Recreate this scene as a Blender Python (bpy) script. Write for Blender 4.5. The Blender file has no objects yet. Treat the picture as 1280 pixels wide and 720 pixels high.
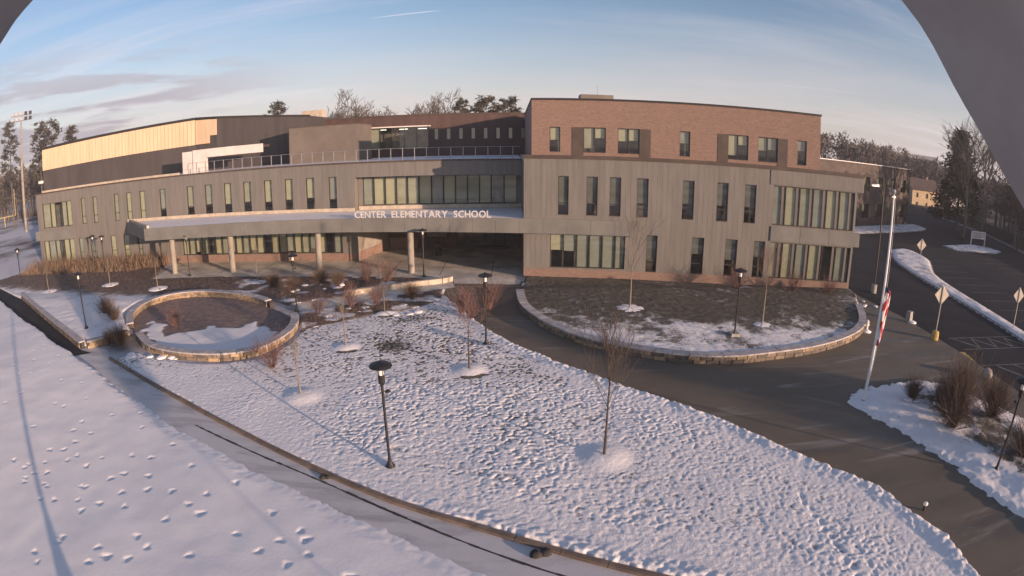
import bpy, math, random
import numpy as np
from mathutils import Vector, Matrix
R = math.radians
SC = bpy.context.scene
COL = SC.collection

# ---------------------------------------------------------------- camera
CAM_H = 11.5
cd = bpy.data.cameras.new('webcam')
cd.type = 'PANO'
pan = cd if hasattr(cd, 'panorama_type') else cd.cycles
pan.panorama_type = 'FISHEYE_EQUISOLID'
pan.fisheye_lens = 20.25
pan.fisheye_fov = R(170)
cd.sensor_fit = 'HORIZONTAL'
cd.sensor_width = 36.0
cd.clip_start = 0.01
cd.clip_end = 6000
cam = bpy.data.objects.new('webcam', cd)
COL.objects.link(cam)
cam.location = (0, 0, CAM_H)
cam.rotation_euler = (R(90 - 14.4), 0, 0)
SC.camera = cam

# ---------------------------------------------------------------- sun, sky, exposure
EL = R(7.4)
AZ = R(129.0)                       # clockwise from +Y
to_sun = Vector((math.sin(AZ) * math.cos(EL), math.cos(AZ) * math.cos(EL), math.sin(EL)))
sl = bpy.data.lights.new('sun', 'SUN')
sl.energy = 5.0
sl.angle = R(0.55)
sl.color = (1.0, 0.69, 0.50)
so = bpy.data.objects.new('sun', sl)
COL.objects.link(so)
so.rotation_euler = to_sun.to_track_quat('Z', 'Y').to_euler()
so.location = (60, -50, 40)

world = bpy.data.worlds.new('World')
SC.world = world
world.use_nodes = True
SC.view_settings.view_transform = 'Standard'
SC.view_settings.look = 'None'
SC.view_settings.exposure = 0.55
SC.view_settings.gamma = 1.0
SC.view_settings.use_curve_mapping = False
SC.cycles.use_denoising = True
SC.cycles.max_bounces = 6
SC.cycles.transparent_max_bounces = 12


class NT:
    """small node-tree helper"""
    def __init__(s, tree):
        s.t = tree
        tree.nodes.clear()

    def n(s, typ, **kw):
        nd = s.t.nodes.new(typ)
        for k, v in kw.items():
            if k.startswith('i_'):
                key = k[2:]
                key = int(key) if key.isdigit() else key
                nd.inputs[key].default_value = v
            else:
                setattr(nd, k, v)
        return nd

    def l(s, a, b):
        s.t.links.new(a, b)

    def math(s, op, a, b=None, c=None, clamp=False):
        nd = s.n('ShaderNodeMath', operation=op)
        nd.use_clamp = clamp
        for i, v in enumerate((a, b, c)):
            if v is None:
                continue
            if isinstance(v, (int, float)):
                nd.inputs[i].default_value = v
            else:
                s.l(v, nd.inputs[i])
        return nd.outputs[0]

    def mix(s, fac, a, b, blend='MIX'):
        nd = s.n('ShaderNodeMix', data_type='RGBA', blend_type=blend)
        for sock, v in ((nd.inputs['Factor'], fac), (nd.inputs[6], a), (nd.inputs[7], b)):
            if isinstance(v, (int, float)):
                sock.default_value = v
            elif isinstance(v, tuple):
                sock.default_value = v if len(v) == 4 else (*v, 1)
            else:
                s.l(v, sock)
        return nd.outputs[2]

    def noise(s, vec, scale, detail=3.0, rough=0.5, dist=0.0, out='Fac'):
        nd = s.n('ShaderNodeTexNoise')
        nd.inputs['Scale'].default_value = scale
        nd.inputs['Detail'].default_value = detail
        nd.inputs['Roughness'].default_value = rough
        nd.inputs['Distortion'].default_value = dist
        if vec is not None:
            s.l(vec, nd.inputs['Vector'])
        return nd.outputs[out]

    def ramp(s, fac, stops):
        nd = s.n('ShaderNodeValToRGB')
        e = nd.color_ramp.elements
        while len(e) < len(stops):
            e.new(0.5)
        for el, (p, c) in zip(e, stops):
            el.position = p
            el.color = (c, c, c, 1) if isinstance(c, (int, float)) else (*c, 1)
        s.l(fac, nd.inputs[0])
        return nd.outputs[0]

    def maprange(s, v, a, b, c=0.0, d=1.0, smooth=True):
        nd = s.n('ShaderNodeMapRange')
        nd.interpolation_type = 'SMOOTHSTEP' if smooth else 'LINEAR'
        s.l(v, nd.inputs[0])
        for i, q in enumerate((a, b, c, d)):
            nd.inputs[i + 1].default_value = q
        return nd.outputs[0]

    def mapping(s, vec, scale=(1, 1, 1), rot=(0, 0, 0), loc=(0, 0, 0)):
        nd = s.n('ShaderNodeMapping')
        nd.inputs['Scale'].default_value = scale
        nd.inputs['Rotation'].default_value = rot
        nd.inputs['Location'].default_value = loc
        s.l(vec, nd.inputs['Vector'])
        return nd.outputs[0]


def build_world():
    w = NT(world.node_tree)
    out = w.n('ShaderNodeOutputWorld')
    bg = w.n('ShaderNodeBackground')
    bg.inputs['Strength'].default_value = 0.12
    sky = w.n('ShaderNodeTexSky')
    sky.sky_type = 'NISHITA'
    sky.sun_disc = False
    sky.sun_elevation = EL
    sky.sun_rotation = AZ
    sky.air_density = 1.0
    sky.dust_density = 1.0
    sky.ozone_density = 1.6
    tc = w.n('ShaderNodeTexCoord')
    d = tc.outputs['Generated']
    sep = w.n('ShaderNodeSeparateXYZ')
    w.l(d, sep.inputs[0])
    z = w.math('MAXIMUM', sep.outputs[2], 0.0)
    # clouds live on a flat layer: project the direction on it
    zz = w.math('ADD', z, 0.06)
    px = w.math('DIVIDE', sep.outputs[0], zz)
    py = w.math('DIVIDE', sep.outputs[1], zz)
    cmb = w.n('ShaderNodeCombineXYZ')
    w.l(px, cmb.inputs[0]); w.l(py, cmb.inputs[1])
    P = cmb.outputs[0]
    # high thin cirrus, drawn out in streaks
    v1 = w.mapping(P, scale=(0.16, 0.62, 1), rot=(0, 0, R(-14)))
    c1 = w.noise(v1, 1.6, 7, 0.62, 0.5)
    c1 = w.maprange(c1, 0.42, 0.78)
    v1b = w.mapping(P, scale=(0.10, 0.16, 1), rot=(0, 0, R(20)), loc=(3, 1, 0))
    c1b = w.maprange(w.noise(v1b, 1.4, 3), 0.36, 0.62)
    cirrus = w.math('MULTIPLY', w.math('MULTIPLY', c1, c1b), 0.7)
    # veil thickening to the horizon
    veil = w.maprange(z, 0.27, 0.0)
    v3 = w.mapping(d, scale=(1.2, 1.2, 9))
    veil = w.math('MULTIPLY', veil, w.maprange(w.noise(v3, 2.2, 5, 0.55), 0.2, 0.75, 0.55, 1.0))
    # grey stratocumulus bank low in the west (left of the view)
    v2 = w.mapping(d, scale=(2.0, 2.0, 15))
    c2 = w.noise(v2, 2.6, 6, 0.55, 0.35)
    c2 = w.maprange(c2, 0.44, 0.60)
    side = w.maprange(sep.outputs[0], -0.30, -0.62)
    low = w.math('MULTIPLY', w.maprange(z, 0.24, 0.10), w.maprange(z, 0.0, 0.03))
    bank = w.math('MULTIPLY', w.math('MULTIPLY', c2, side), low)
    base = w.mix(1.0, sky.outputs[0], (1.02, 1.0, 1.16), 'MULTIPLY')
    col = w.mix(w.math('MULTIPLY', veil, 0.92), base, (4.6, 4.0, 4.2))
    col = w.mix(cirrus, col, (5.4, 4.9, 5.1))
    col = w.mix(w.math('MULTIPLY', bank, 0.85), col, (2.75, 2.5, 2.85))
    # old contrails, lying on the same high layer as the cirrus
    for (ax, ay), (bx_, by_), wd, k in (((-0.904, 3.349), (-0.402, 3.280), 0.018, 0.5), ((2.0, 5.12), (3.3, 4.56), 0.022, 0.30)):
        L_ = math.hypot(bx_ - ax, by_ - ay)
        ex, ey = (bx_ - ax) / L_, (by_ - ay) / L_
        qx, qy = w.math('SUBTRACT', px, ax), w.math('SUBTRACT', py, ay)
        u_ = w.math('ADD', w.math('MULTIPLY', qx, ex), w.math('MULTIPLY', qy, ey))
        v_ = w.math('ABSOLUTE', w.math('SUBTRACT', w.math('MULTIPLY', qx, ey), w.math('MULTIPLY', qy, ex)))
        m_ = w.math('MULTIPLY', w.maprange(v_, wd, 0.0), w.math('MULTIPLY', w.maprange(u_, 0.0, L_ * 0.5), w.maprange(u_, L_ * 1.05, L_ * 0.8)))
        m_ = w.math('MULTIPLY', m_, w.maprange(sep.outputs[2], 0.02, 0.05))
        col = w.mix(w.math('MULTIPLY', m_, k), col, (6.0, 5.6, 5.6))
    w.l(col, bg.inputs['Color'])
    w.l(bg.outputs[0], out.inputs['Surface'])


build_world()

# ---------------------------------------------------------------- materials
MATS = {}


def mat(name, color, rough=0.8, var=0.12, scale=3.0, bump=0.0, bscale=20.0, metal=0.0, spec=0.5, vec='pos', stretch=(1, 1, 1), color2=None):
    """procedural material: base colour broken up by noise, optional fine bump"""
    if name in MATS:
        return MATS[name]
    m = bpy.data.materials.new(name)
    m.use_nodes = True
    t = NT(m.node_tree)
    out = t.n('ShaderNodeOutputMaterial')
    b = t.n('ShaderNodeBsdfPrincipled')
    b.inputs['Roughness'].default_value = rough
    b.inputs['Metallic'].default_value = metal
    b.inputs['Specular IOR Level'].default_value = spec
    g = t.n('ShaderNodeNewGeometry').outputs['Position'] if vec == 'pos' else t.n('ShaderNodeTexCoord').outputs['Object']
    if stretch != (1, 1, 1):
        g = t.mapping(g, scale=stretch)
    nz = t.noise(g, scale, 5, 0.6)
    c2 = color2 or tuple(max(0, c * (1 - 2.2 * var)) for c in color)
    c1 = tuple(min(1, c * (1 + var)) for c in color)
    col = t.mix(t.maprange(nz, 0.3, 0.7), c1, c2)
    t.l(col, b.inputs['Base Color'])
    if bump:
        bn = t.n('ShaderNodeBump')
        bn.inputs['Strength'].default_value = bump
        bn.inputs['Distance'].default_value = 0.03
        t.l(t.noise(g, bscale, 4, 0.6), bn.inputs['Height'])
        t.l(bn.outputs[0], b.inputs['Normal'])
    t.l(b.outputs[0], out.inputs[0])
    MATS[name] = m
    return m


def mat_custom(name):
    m = bpy.data.materials.new(name)
    m.use_nodes = True
    t = NT(m.node_tree)
    out = t.n('ShaderNodeOutputMaterial')
    b = t.n('ShaderNodeBsdfPrincipled')
    t.l(b.outputs[0], out.inputs[0])
    MATS[name] = m
    return m, t, b, out


def make_materials():
    # snow over grass or mulch; "cover" = how much snow lies at a vertex
    for nm, under1, under2 in (('snow_grass', (0.135, 0.118, 0.092), (0.078, 0.068, 0.054)), ('snow_mulch', (0.190, 0.138, 0.112), (0.095, 0.070, 0.058)), ('snow_soil', (0.270, 0.195, 0.170), (0.165, 0.122, 0.108))):
        m, t, b, out = mat_custom(nm)
        pos = t.n('ShaderNodeNewGeometry').outputs['Position']
        at = t.n('ShaderNodeAttribute', attribute_name='cover')
        fine = t.noise(pos, 16.0, 4, 0.7)
        mid = t.noise(pos, 5.0, 4, 0.6)
        f = t.math('ADD', at.outputs['Fac'], t.math('MULTIPLY', t.math('SUBTRACT', fine, 0.5), 1.1))
        f = t.math('ADD', f, t.math('MULTIPLY', t.math('SUBTRACT', mid, 0.5), 0.6))
        f = t.maprange(f, 0.30, 0.66)
        grass = t.mix(t.maprange(t.noise(pos, 2.2, 5, 0.65), 0.35, 0.65), under1, under2)
        snow = t.mix(t.noise(pos, 1.1, 4), (0.86, 0.825, 0.815), (0.78, 0.75, 0.75))
        t.l(t.mix(f, grass, snow), b.inputs['Base Color'])
        b.inputs['Roughness'].default_value = 0.75
        b.inputs['Specular IOR Level'].default_value = 0.25
        bn = t.n('ShaderNodeBump')
        bn.inputs['Strength'].default_value = 0.55
        bn.inputs['Distance'].default_value = 0.04
        t.l(t.noise(pos, 14.0, 5, 0.65), bn.inputs['Height'])
        t.l(bn.outputs[0], b.inputs['Normal'])
    # smooth wind-packed snow
    m, t, b, out = mat_custom('snow')
    pos = t.n('ShaderNodeNewGeometry').outputs['Position']
    t.l(t.mix(t.maprange(t.noise(pos, 0.45, 5, 0.6), 0.35, 0.7), (0.86, 0.825, 0.815), (0.79, 0.755, 0.755)), b.inputs['Base Color'])
    b.inputs['Roughness'].default_value = 0.7
    b.inputs['Specular IOR Level'].default_value = 0.25
    bn = t.n('ShaderNodeBump')
    bn.inputs['Strength'].default_value = 0.25
    bn.inputs['Distance'].default_value = 0.03
    t.l(t.noise(pos, 7.0, 6, 0.7), bn.inputs['Height'])
    t.l(bn.outputs[0], b.inputs['Normal'])
    # slushy concrete path: bare and snowed patches
    m, t, b, out = mat_custom('slush')
    pos = t.n('ShaderNodeNewGeometry').outputs['Position']
    rot = t.mapping(pos, rot=(0, 0, R(28)), scale=(0.25, 1.0, 1.0))
    n1 = t.noise(rot, 1.3, 6, 0.6, 0.3)
    f = t.maprange(n1, 0.30, 0.56)
    conc = t.mix(t.noise(pos, 9, 4), (0.43, 0.41, 0.40), (0.31, 0.30, 0.30))
    sn = t.mix(t.noise(pos, 2.0, 5), (0.62, 0.59, 0.58), (0.52, 0.50, 0.50))
    t.l(t.mix(f, conc, sn), b.inputs['Base Color'])
    b.inputs['Roughness'].default_value = 0.6
    bn = t.n('ShaderNodeBump')
    bn.inputs['Strength'].default_value = 0.3
    bn.inputs['Distance'].default_value = 0.02
    t.l(t.noise(pos, 11.0, 5, 0.6), bn.inputs['Height'])
    t.l(bn.outputs[0], b.inputs['Normal'])
    # driveway: damp brown-grey paving with tyre and melt streaks
    m, t, b, out = mat_custom('driveway')
    pos = t.n('ShaderNodeNewGeometry').outputs['Position']
    v = t.mapping(pos, rot=(0, 0, R(42)), scale=(0.22, 1.1, 1))
    n1 = t.maprange(t.noise(v, 0.55, 6, 0.6, 0.4), 0.34, 0.68)
    n2 = t.maprange(t.noise(pos, 0.22, 4, 0.55), 0.35, 0.66)
    c = t.mix(n1, (0.155, 0.122, 0.084), (0.098, 0.080, 0.058))
    c = t.mix(t.math('MULTIPLY', n2, 0.6), c, (0.178, 0.146, 0.110))
    c = t.mix(t.math('MULTIPLY', t.noise(pos, 30, 3), 0.25), c, (0.07, 0.06, 0.052))
    salt = t.maprange(t.noise(t.mapping(pos, rot=(0, 0, R(-62)), scale=(0.16, 1.3, 1)), 0.8, 7, 0.68, 0.6), 0.54, 0.74)
    c = t.mix(t.math('MULTIPLY', salt, 0.75), c, (0.34, 0.30, 0.27))
    t.l(c, b.inputs['Base Color'])
    t.l(t.maprange(n1, 0, 1, 0.75, 0.5), b.inputs['Roughness'])
    bn = t.n('ShaderNodeBump')
    bn.inputs['Strength'].default_value = 0.12
    bn.inputs['Distance'].default_value = 0.01
    t.l(t.noise(pos, 25.0, 4, 0.6), bn.inputs['Height'])
    t.l(bn.outputs[0], b.inputs['Normal'])
    # glass: thin pane, mirror by angle, otherwise tinted see-through
    m, t, b, out = mat_custom('glass')
    lw = t.n('ShaderNodeLayerWeight')
    lw.inputs['Blend'].default_value = 0.5
    fr5 = t.math('POWER', lw.outputs['Facing'], 4.0)
    tr = t.n('ShaderNodeBsdfTransparent')
    tr.inputs['Color'].default_value = (0.90, 0.92, 0.90, 1)
    gl = t.n('ShaderNodeBsdfGlossy')
    gl.inputs['Roughness'].default_value = 0.03
    mx = t.n('ShaderNodeMixShader')
    t.l(t.math('MULTIPLY_ADD', fr5, 0.85, 0.07), mx.inputs[0])
    t.l(tr.outputs[0], mx.inputs[1]); t.l(gl.outputs[0], mx.inputs[2])
    t.l(mx.outputs[0], out.inputs[0])
    # brick: running bond on x/z
    m, t, b, out = mat_custom('brick')
    pos = t.n('ShaderNodeNewGeometry').outputs['Position']
    sp = t.n('ShaderNodeSeparateXYZ'); t.l(pos, sp.inputs[0])
    cb = t.n('ShaderNodeCombineXYZ')
    t.l(sp.outputs[0], cb.inputs[0]); t.l(sp.outputs[2], cb.inputs[1])
    br = t.n('ShaderNodeTexBrick')
    t.l(cb.outputs[0], br.inputs['Vector'])
    br.inputs['Scale'].default_value = 1.0
    br.inputs['Brick Width'].default_value = 0.30
    br.inputs['Row Height'].default_value = 0.10
    br.inputs['Mortar Size'].default_value = 0.010
    br.inputs['Bias'].default_value = 0.0
    br.inputs['Color1'].default_value = (0.275, 0.170, 0.132, 1)
    br.inputs['Color2'].default_value = (0.180, 0.115, 0.092, 1)
    br.inputs['Mortar'].default_value = (0.26, 0.205, 0.17, 1)
    patch = t.noise(t.mapping(pos, scale=(1.6, 1.6, 6)), 2.2, 5, 0.7)
    tone = t.mix(t.maprange(patch, 0.36, 0.64), (0.180, 0.118, 0.092), (0.310, 0.215, 0.168))
    t.l(t.mix(0.45, br.outputs[0], tone), b.inputs['Base Color'])
    b.inputs['Roughness'].default_value = 0.85
    bn = t.n('ShaderNodeBump')
    bn.inputs['Strength'].default_value = 0.6
    bn.inputs['Distance'].default_value = 0.01
    t.l(t.math('SUBTRACT', 1.0, br.outputs['Fac']), bn.inputs['Height'])
    t.l(bn.outputs[0], b.inputs['Normal'])
    # window blind: pale cloth that lets light through
    m, t, b, out = mat_custom('blind')
    b.inputs['Base Color'].default_value = (0.56, 0.53, 0.38, 1)
    b.inputs['Roughness'].default_value = 0.9


make_materials()
M = {
    'zinc': mat('zinc', (0.182, 0.170, 0.154), 0.55, 0.07, 0.9, 0.10, 3.0, stretch=(2.2, 2.2, 0.25)),
    'zinc_rib': mat('zinc_rib', (0.172, 0.165, 0.150), 0.55, 0.10, 0.6),
    'panel': mat('panel', (0.185, 0.182, 0.168), 0.5, 0.08, 0.5, 0.05, 4.0),
    'bronze': mat('bronze', (0.085, 0.062, 0.050), 0.5, 0.10, 1.0),
    'coping': mat('coping', (0.030, 0.026, 0.025), 0.5, 0.08, 1.0),
    'frame': mat('frame', (0.045, 0.040, 0.037), 0.45, 0.08, 2.0),
    'dark_clad': mat('dark_clad', (0.062, 0.055, 0.054), 0.6, 0.10, 0.5, 0.1, 3, stretch=(2, 2, 0.3)),
    'brown_clad': mat('brown_clad', (0.090, 0.052, 0.044), 0.6, 0.12, 0.5, stretch=(2, 2, 0.3)),
    'tan_clad': mat('tan_clad', (0.165, 0.140, 0.116), 0.6, 0.08, 0.6),
    'cream_clad': mat('cream_clad', (0.66, 0.50, 0.33), 0.45, 0.05, 0.6, stretch=(2, 2, 0.3)),
    'white_clad': mat('white_clad', (0.70, 0.64, 0.59), 0.5, 0.05, 0.7),
    'concrete': mat('concrete', (0.30, 0.270, 0.230), 0.85, 0.12, 0.9, 0.2, 12),
    'column': mat('column', (0.30, 0.270, 0.230), 0.8, 0.08, 1.5),
    'stone_ledge': mat('stone_ledge', (0.50, 0.43, 0.34), 0.8, 0.10, 2.0),
    'plaza': mat('plaza', (0.62, 0.575, 0.51), 0.8, 0.14, 0.5, 0.15, 9),
    'soffit': mat('soffit', (0.16, 0.13, 0.11), 0.7, 0.1, 1.0),
    'blind_b': mat('blind_b', (0.47, 0.46, 0.36), 0.9, 0.06, 1.0),
    'blind_c': mat('blind_c', (0.40, 0.41, 0.36), 0.9, 0.06, 1.0),
    'blind_grey': mat('blind_grey', (0.20, 0.205, 0.195), 0.9, 0.06, 1.0),
    'annex_brick_shaded': mat('annex_brick_shaded', (0.098, 0.076, 0.068), 0.9, 0.14, 0.8, 0.2, 9),  # brick darkened so its colour holds the shade over the annex
    'interior': mat('interior', (0.20, 0.19, 0.18), 0.9, 0.2, 0.6),
    'roof': mat('roof', (0.40, 0.39, 0.40), 0.8, 0.18, 0.35, 0.2, 3),
    'white': mat('white', (0.80, 0.79, 0.76), 0.45, 0.04, 3),
    'letter': mat('letter', (0.60, 0.57, 0.54), 0.5, 0.05, 3),
    'galv': mat('galv', (0.42, 0.42, 0.43), 0.4, 0.10, 4, metal=0.5),
    'black': mat('black', (0.016, 0.015, 0.015), 0.45, 0.10, 5),
    'globe': mat('globe', (0.85, 0.83, 0.78), 0.12, 0.02, 5),
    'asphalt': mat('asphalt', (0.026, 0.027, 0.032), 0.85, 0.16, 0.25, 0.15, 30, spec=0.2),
    'line': mat('line', (0.15, 0.15, 0.15), 0.8, 0.22, 1.2),
    'yellow': mat('yellow', (0.62, 0.42, 0.14), 0.75, 0.15, 3),
    'kerb': mat('kerb', (0.215, 0.155, 0.115), 0.85, 0.16, 1.5, 0.2, 15),
    'granite': mat('granite', (0.34, 0.32, 0.30), 0.85, 0.15, 6, 0.3, 20),
    'stone_a': mat('stone_a', (0.330, 0.240, 0.155), 0.9, 0.18, 4, 0.4, 18),
    'stone_b': mat('stone_b', (0.230, 0.180, 0.135), 0.9, 0.18, 4, 0.4, 18),
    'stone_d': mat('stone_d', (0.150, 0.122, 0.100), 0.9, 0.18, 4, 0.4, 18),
    'stone_c': mat('stone_c', (0.420, 0.310, 0.190), 0.9, 0.18, 4, 0.4, 18),
    'cap': mat('cap', (0.44, 0.41, 0.41), 0.85, 0.14, 2, 0.2, 12),
    'joint': mat('joint', (0.055, 0.047, 0.042), 0.8, 0.2, 2),
    'clod': mat('clod', (0.035, 0.031, 0.030), 0.8, 0.2, 8, 0.4, 30),
    'bark': mat('bark', (0.080, 0.060, 0.050), 0.9, 0.18, 6, vec='obj'),
    'bark_grey': mat('bark_grey', (0.135, 0.115, 0.100), 0.9, 0.18, 3, vec='obj'),
    'bark_pale': mat('bark_pale', (0.230, 0.190, 0.150), 0.9, 0.14, 6, vec='obj'),
    'twig_red': mat('twig_red', (0.170, 0.095, 0.082), 0.85, 0.2, 3),
    'twig_brown': mat('twig_brown', (0.135, 0.090, 0.066), 0.85, 0.2, 3),
    'twig_tan': mat('twig_tan', (0.230, 0.160, 0.105), 0.9, 0.2, 2),
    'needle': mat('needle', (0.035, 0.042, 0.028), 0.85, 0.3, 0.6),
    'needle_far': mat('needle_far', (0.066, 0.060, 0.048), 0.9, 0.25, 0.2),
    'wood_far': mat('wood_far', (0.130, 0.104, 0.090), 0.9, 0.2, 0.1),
    'hill': mat('hill', (0.080, 0.066, 0.052), 0.95, 0.2, 0.05),
    'fence': mat('fence', (0.070, 0.056, 0.048), 0.9, 0.18, 0.8),
    'ochre': mat('ochre', (0.52, 0.40, 0.25), 0.8, 0.08, 0.8),
    'pale_wall': mat('pale_wall', (0.52, 0.50, 0.48), 0.8, 0.08, 0.6),
    'roof_tile': mat('roof_tile', (0.10, 0.070, 0.060), 0.9, 0.14, 1.0),
    'flag_red': mat('flag_red', (0.50, 0.040, 0.050), 0.8, 0.08, 6),
    'flag_white': mat('flag_white', (0.85, 0.82, 0.78), 0.8, 0.05, 6),
    'flag_blue': mat('flag_blue', (0.030, 0.040, 0.130), 0.8, 0.08, 6),
    'sign_back': mat('sign_back', (0.58, 0.50, 0.40), 0.6, 0.08, 4),
    'hood': mat('hood', (0.38, 0.37, 0.375), 0.5, 0.07, 18, 0.05, 60),
    'goal': mat('goal', (0.52, 0.45, 0.22), 0.5, 0.06, 3),
}
for k in ('snow', 'snow_grass', 'snow_mulch', 'snow_soil', 'slush', 'driveway', 'glass', 'brick', 'blind'):
    M[k] = MATS[k]


# ---------------------------------------------------------------- mesh helpers
class MB:
    def __init__(s):
        s.v, s.f, s.m = [], [], []

    def face(s, pts, mi=0):
        b = len(s.v)
        s.v.extend([tuple(p) for p in pts])
        s.f.append(tuple(range(b, b + len(pts))))
        s.m.append(mi)

    def hexa(s, p, mi=0):
        """8 corners: 0-3 bottom ring (ccw from above), 4-7 top ring"""
        b = len(s.v)
        s.v.extend([tuple(q) for q in p])
        for q in ((3, 2, 1, 0), (4, 5, 6, 7), (0, 1, 5, 4), (1, 2, 6, 5), (2, 3, 7, 6), (3, 0, 4, 7)):
            s.f.append(tuple(b + i for i in q))
            s.m.append(mi)

    def box(s, x0, x1, y0, y1, z0, z1, mi=0):
        s.hexa([(x0, y0, z0), (x1, y0, z0), (x1, y1, z0), (x0, y1, z0), (x0, y0, z1), (x1, y0, z1), (x1, y1, z1), (x0, y1, z1)], mi)

    def obox(s, a, b, w, z0, z1, mi=0, w2=None):
        """box along the ground segment a-b; w = width to the left, w2 to the right"""
        a, b = Vector(a[:2]), Vector(b[:2])
        d = (b - a).normalized()
        n = Vector((-d.y, d.x))
        l = w / 2 if w2 is None else w
        r = w / 2 if w2 is None else w2
        c = [a - n * r, b - n * r, b + n * l, a + n * l]
        s.hexa([(q.x, q.y, z0) for q in c] + [(q.x, q.y, z1) for q in c], mi)

    def prism(s, poly, z0, z1, mi=0, bottom=False, sides=True):
        n = len(poly)
        b = len(s.v)
        s.v.extend([(x, y, z0) for x, y in poly] + [(x, y, z1) for x, y in poly])
        s.f.append(tuple(b + n + i for i in range(n))); s.m.append(mi)
        if bottom:
            s.f.append(tuple(b + i for i in reversed(range(n)))); s.m.append(mi)
        if sides:
            for i in range(n):
                j = (i + 1) % n
                s.f.append((b + i, b + j, b + n + j, b + n + i)); s.m.append(mi)

    def lathe(s, prof, c=(0, 0, 0), n=16, mi=0):
        b = len(s.v)
        for r, z in prof:
            for i in range(n):
                a = 2 * math.pi * i / n
                s.v.append((c[0] + r * math.cos(a), c[1] + r * math.sin(a), c[2] + z))
        for k in range(len(prof) - 1):
            for i in range(n):
                j = (i + 1) % n
                s.f.append((b + k * n + i, b + k * n + j, b + (k + 1) * n + j, b + (k + 1) * n + i)); s.m.append(mi)
        s.f.append(tuple(b + i for i in reversed(range(n)))); s.m.append(mi)
        s.f.append(tuple(b + (len(prof) - 1) * n + i for i in range(n))); s.m.append(mi)

    def tube(s, pts, rad, n=5, mi=0, cap=True):
        b = len(s.v)
        pts = [Vector(p) for p in pts]
        k = len(pts)
        for i, p in enumerate(pts):
            d = (pts[min(i + 1, k - 1)] - pts[max(i - 1, 0)])
            if d.length < 1e-9:
                d = Vector((0, 0, 1))
            d.normalize()
            u = d.cross(Vector((0, 0, 1)) if abs(d.z) < 0.95 else Vector((1, 0, 0))).normalized()
            w = d.cross(u)
            r = rad[i] if isinstance(rad, (list, tuple)) else rad
            for j in range(n):
                a = 2 * math.pi * j / n
                s.v.append(tuple(p + (u * math.cos(a) + w * math.sin(a)) * r))
        for i in range(k - 1):
            for j in range(n):
                q = (j + 1) % n
                s.f.append((b + i * n + j, b + i * n + q, b + (i + 1) * n + q, b + (i + 1) * n + j)); s.m.append(mi)
        if cap:
            s.f.append(tuple(b + j for j in reversed(range(n)))); s.m.append(mi)
            s.f.append(tuple(b + (k - 1) * n + j for j in range(n))); s.m.append(mi)

    def mesh(s, name, mats):
        me = bpy.data.meshes.new(name)
        me.from_pydata(s.v, [], s.f)
        for m in (mats if isinstance(mats, (list, tuple)) else [mats]):
            me.materials.append(m)
        if isinstance(mats, (list, tuple)) and len(mats) > 1:
            me.polygons.foreach_set('material_index', s.m)
        me.update()
        return me

    def build(s, name, mats, parent=None, smooth=False):
        me = s.mesh(name, mats)
        if smooth:
            me.polygons.foreach_set('use_smooth', [True] * len(me.polygons))
        return obj(name, me, parent)


def obj(name, data, parent=None, loc=None, rz=0.0, scale=None):
    o = bpy.data.objects.new(name, data)
    COL.objects.link(o)
    if parent is not None:
        o.parent = parent
    if loc is not None:
        o.location = loc
    if rz:
        o.rotation_euler = (0, 0, rz)
    if scale is not None:
        o.scale = scale if isinstance(scale, (tuple, list)) else (scale,) * 3
    return o


def tag(o, label, cat, group=None):
    o['label'] = label
    o['category'] = cat
    if group:
        o['group'] = group
    return o


def thing(name, label, cat, loc=(0, 0, 0), rz=0.0, group=None):
    o = obj(name, None, None, loc, rz)
    return tag(o, label, cat, group)


def kind(o, k):
    o['kind'] = k
    return o


def copy_tree(o, parent=None):
    c = o.copy()
    COL.objects.link(c)
    c.parent = parent
    for ch in list(o.children):
        copy_tree(ch, c)
    return c


# ---------------------------------------------------------------- numpy noise and height fields
_tab = np.random.default_rng(11).random((256, 256))


def vn(x, y, scale, seed=0):
    """smooth value noise 0..1"""
    x = np.asarray(x) / scale + seed * 17.31
    y = np.asarray(y) / scale + seed * 9.77
    xi, yi = np.floor(x).astype(int), np.floor(y).astype(int)
    fx, fy = x - xi, y - yi
    fx = fx * fx * (3 - 2 * fx); fy = fy * fy * (3 - 2 * fy)
    a = _tab[xi % 256, yi % 256]; b = _tab[(xi + 1) % 256, yi % 256]
    c = _tab[xi % 256, (yi + 1) % 256]; d = _tab[(xi + 1) % 256, (yi + 1) % 256]
    return (a * (1 - fx) + b * fx) * (1 - fy) + (c * (1 - fx) + d * fx) * fy


def sstep(a, b, x):
    t = np.clip((x - a) / (b - a), 0, 1)
    return t * t * (3 - 2 * t)


def poly_dist(px, py, poly):
    """signed distance, positive inside"""
    P = np.array(poly, float)
    ins = np.zeros(px.shape, bool)
    dm = np.full(px.shape, 1e9)
    n = len(P)
    for i in range(n):
        (x0, y0), (x1, y1) = P[i], P[(i + 1) % n]
        cond = ((y0 > py) != (y1 > py))
        with np.errstate(divide='ignore', invalid='ignore'):
            xi = (x1 - x0) * (py - y0) / (y1 - y0 + 1e-15) + x0
        ins ^= cond & (px < xi)
        ex, ey = x1 - x0, y1 - y0
        t = np.clip(((px - x0) * ex + (py - y0) * ey) / (ex * ex + ey * ey + 1e-12), 0, 1)
        dm = np.minimum(dm, np.hypot(px - x0 - t * ex, py - y0 - t * ey))
    return np.where(ins, dm, -dm)


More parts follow.
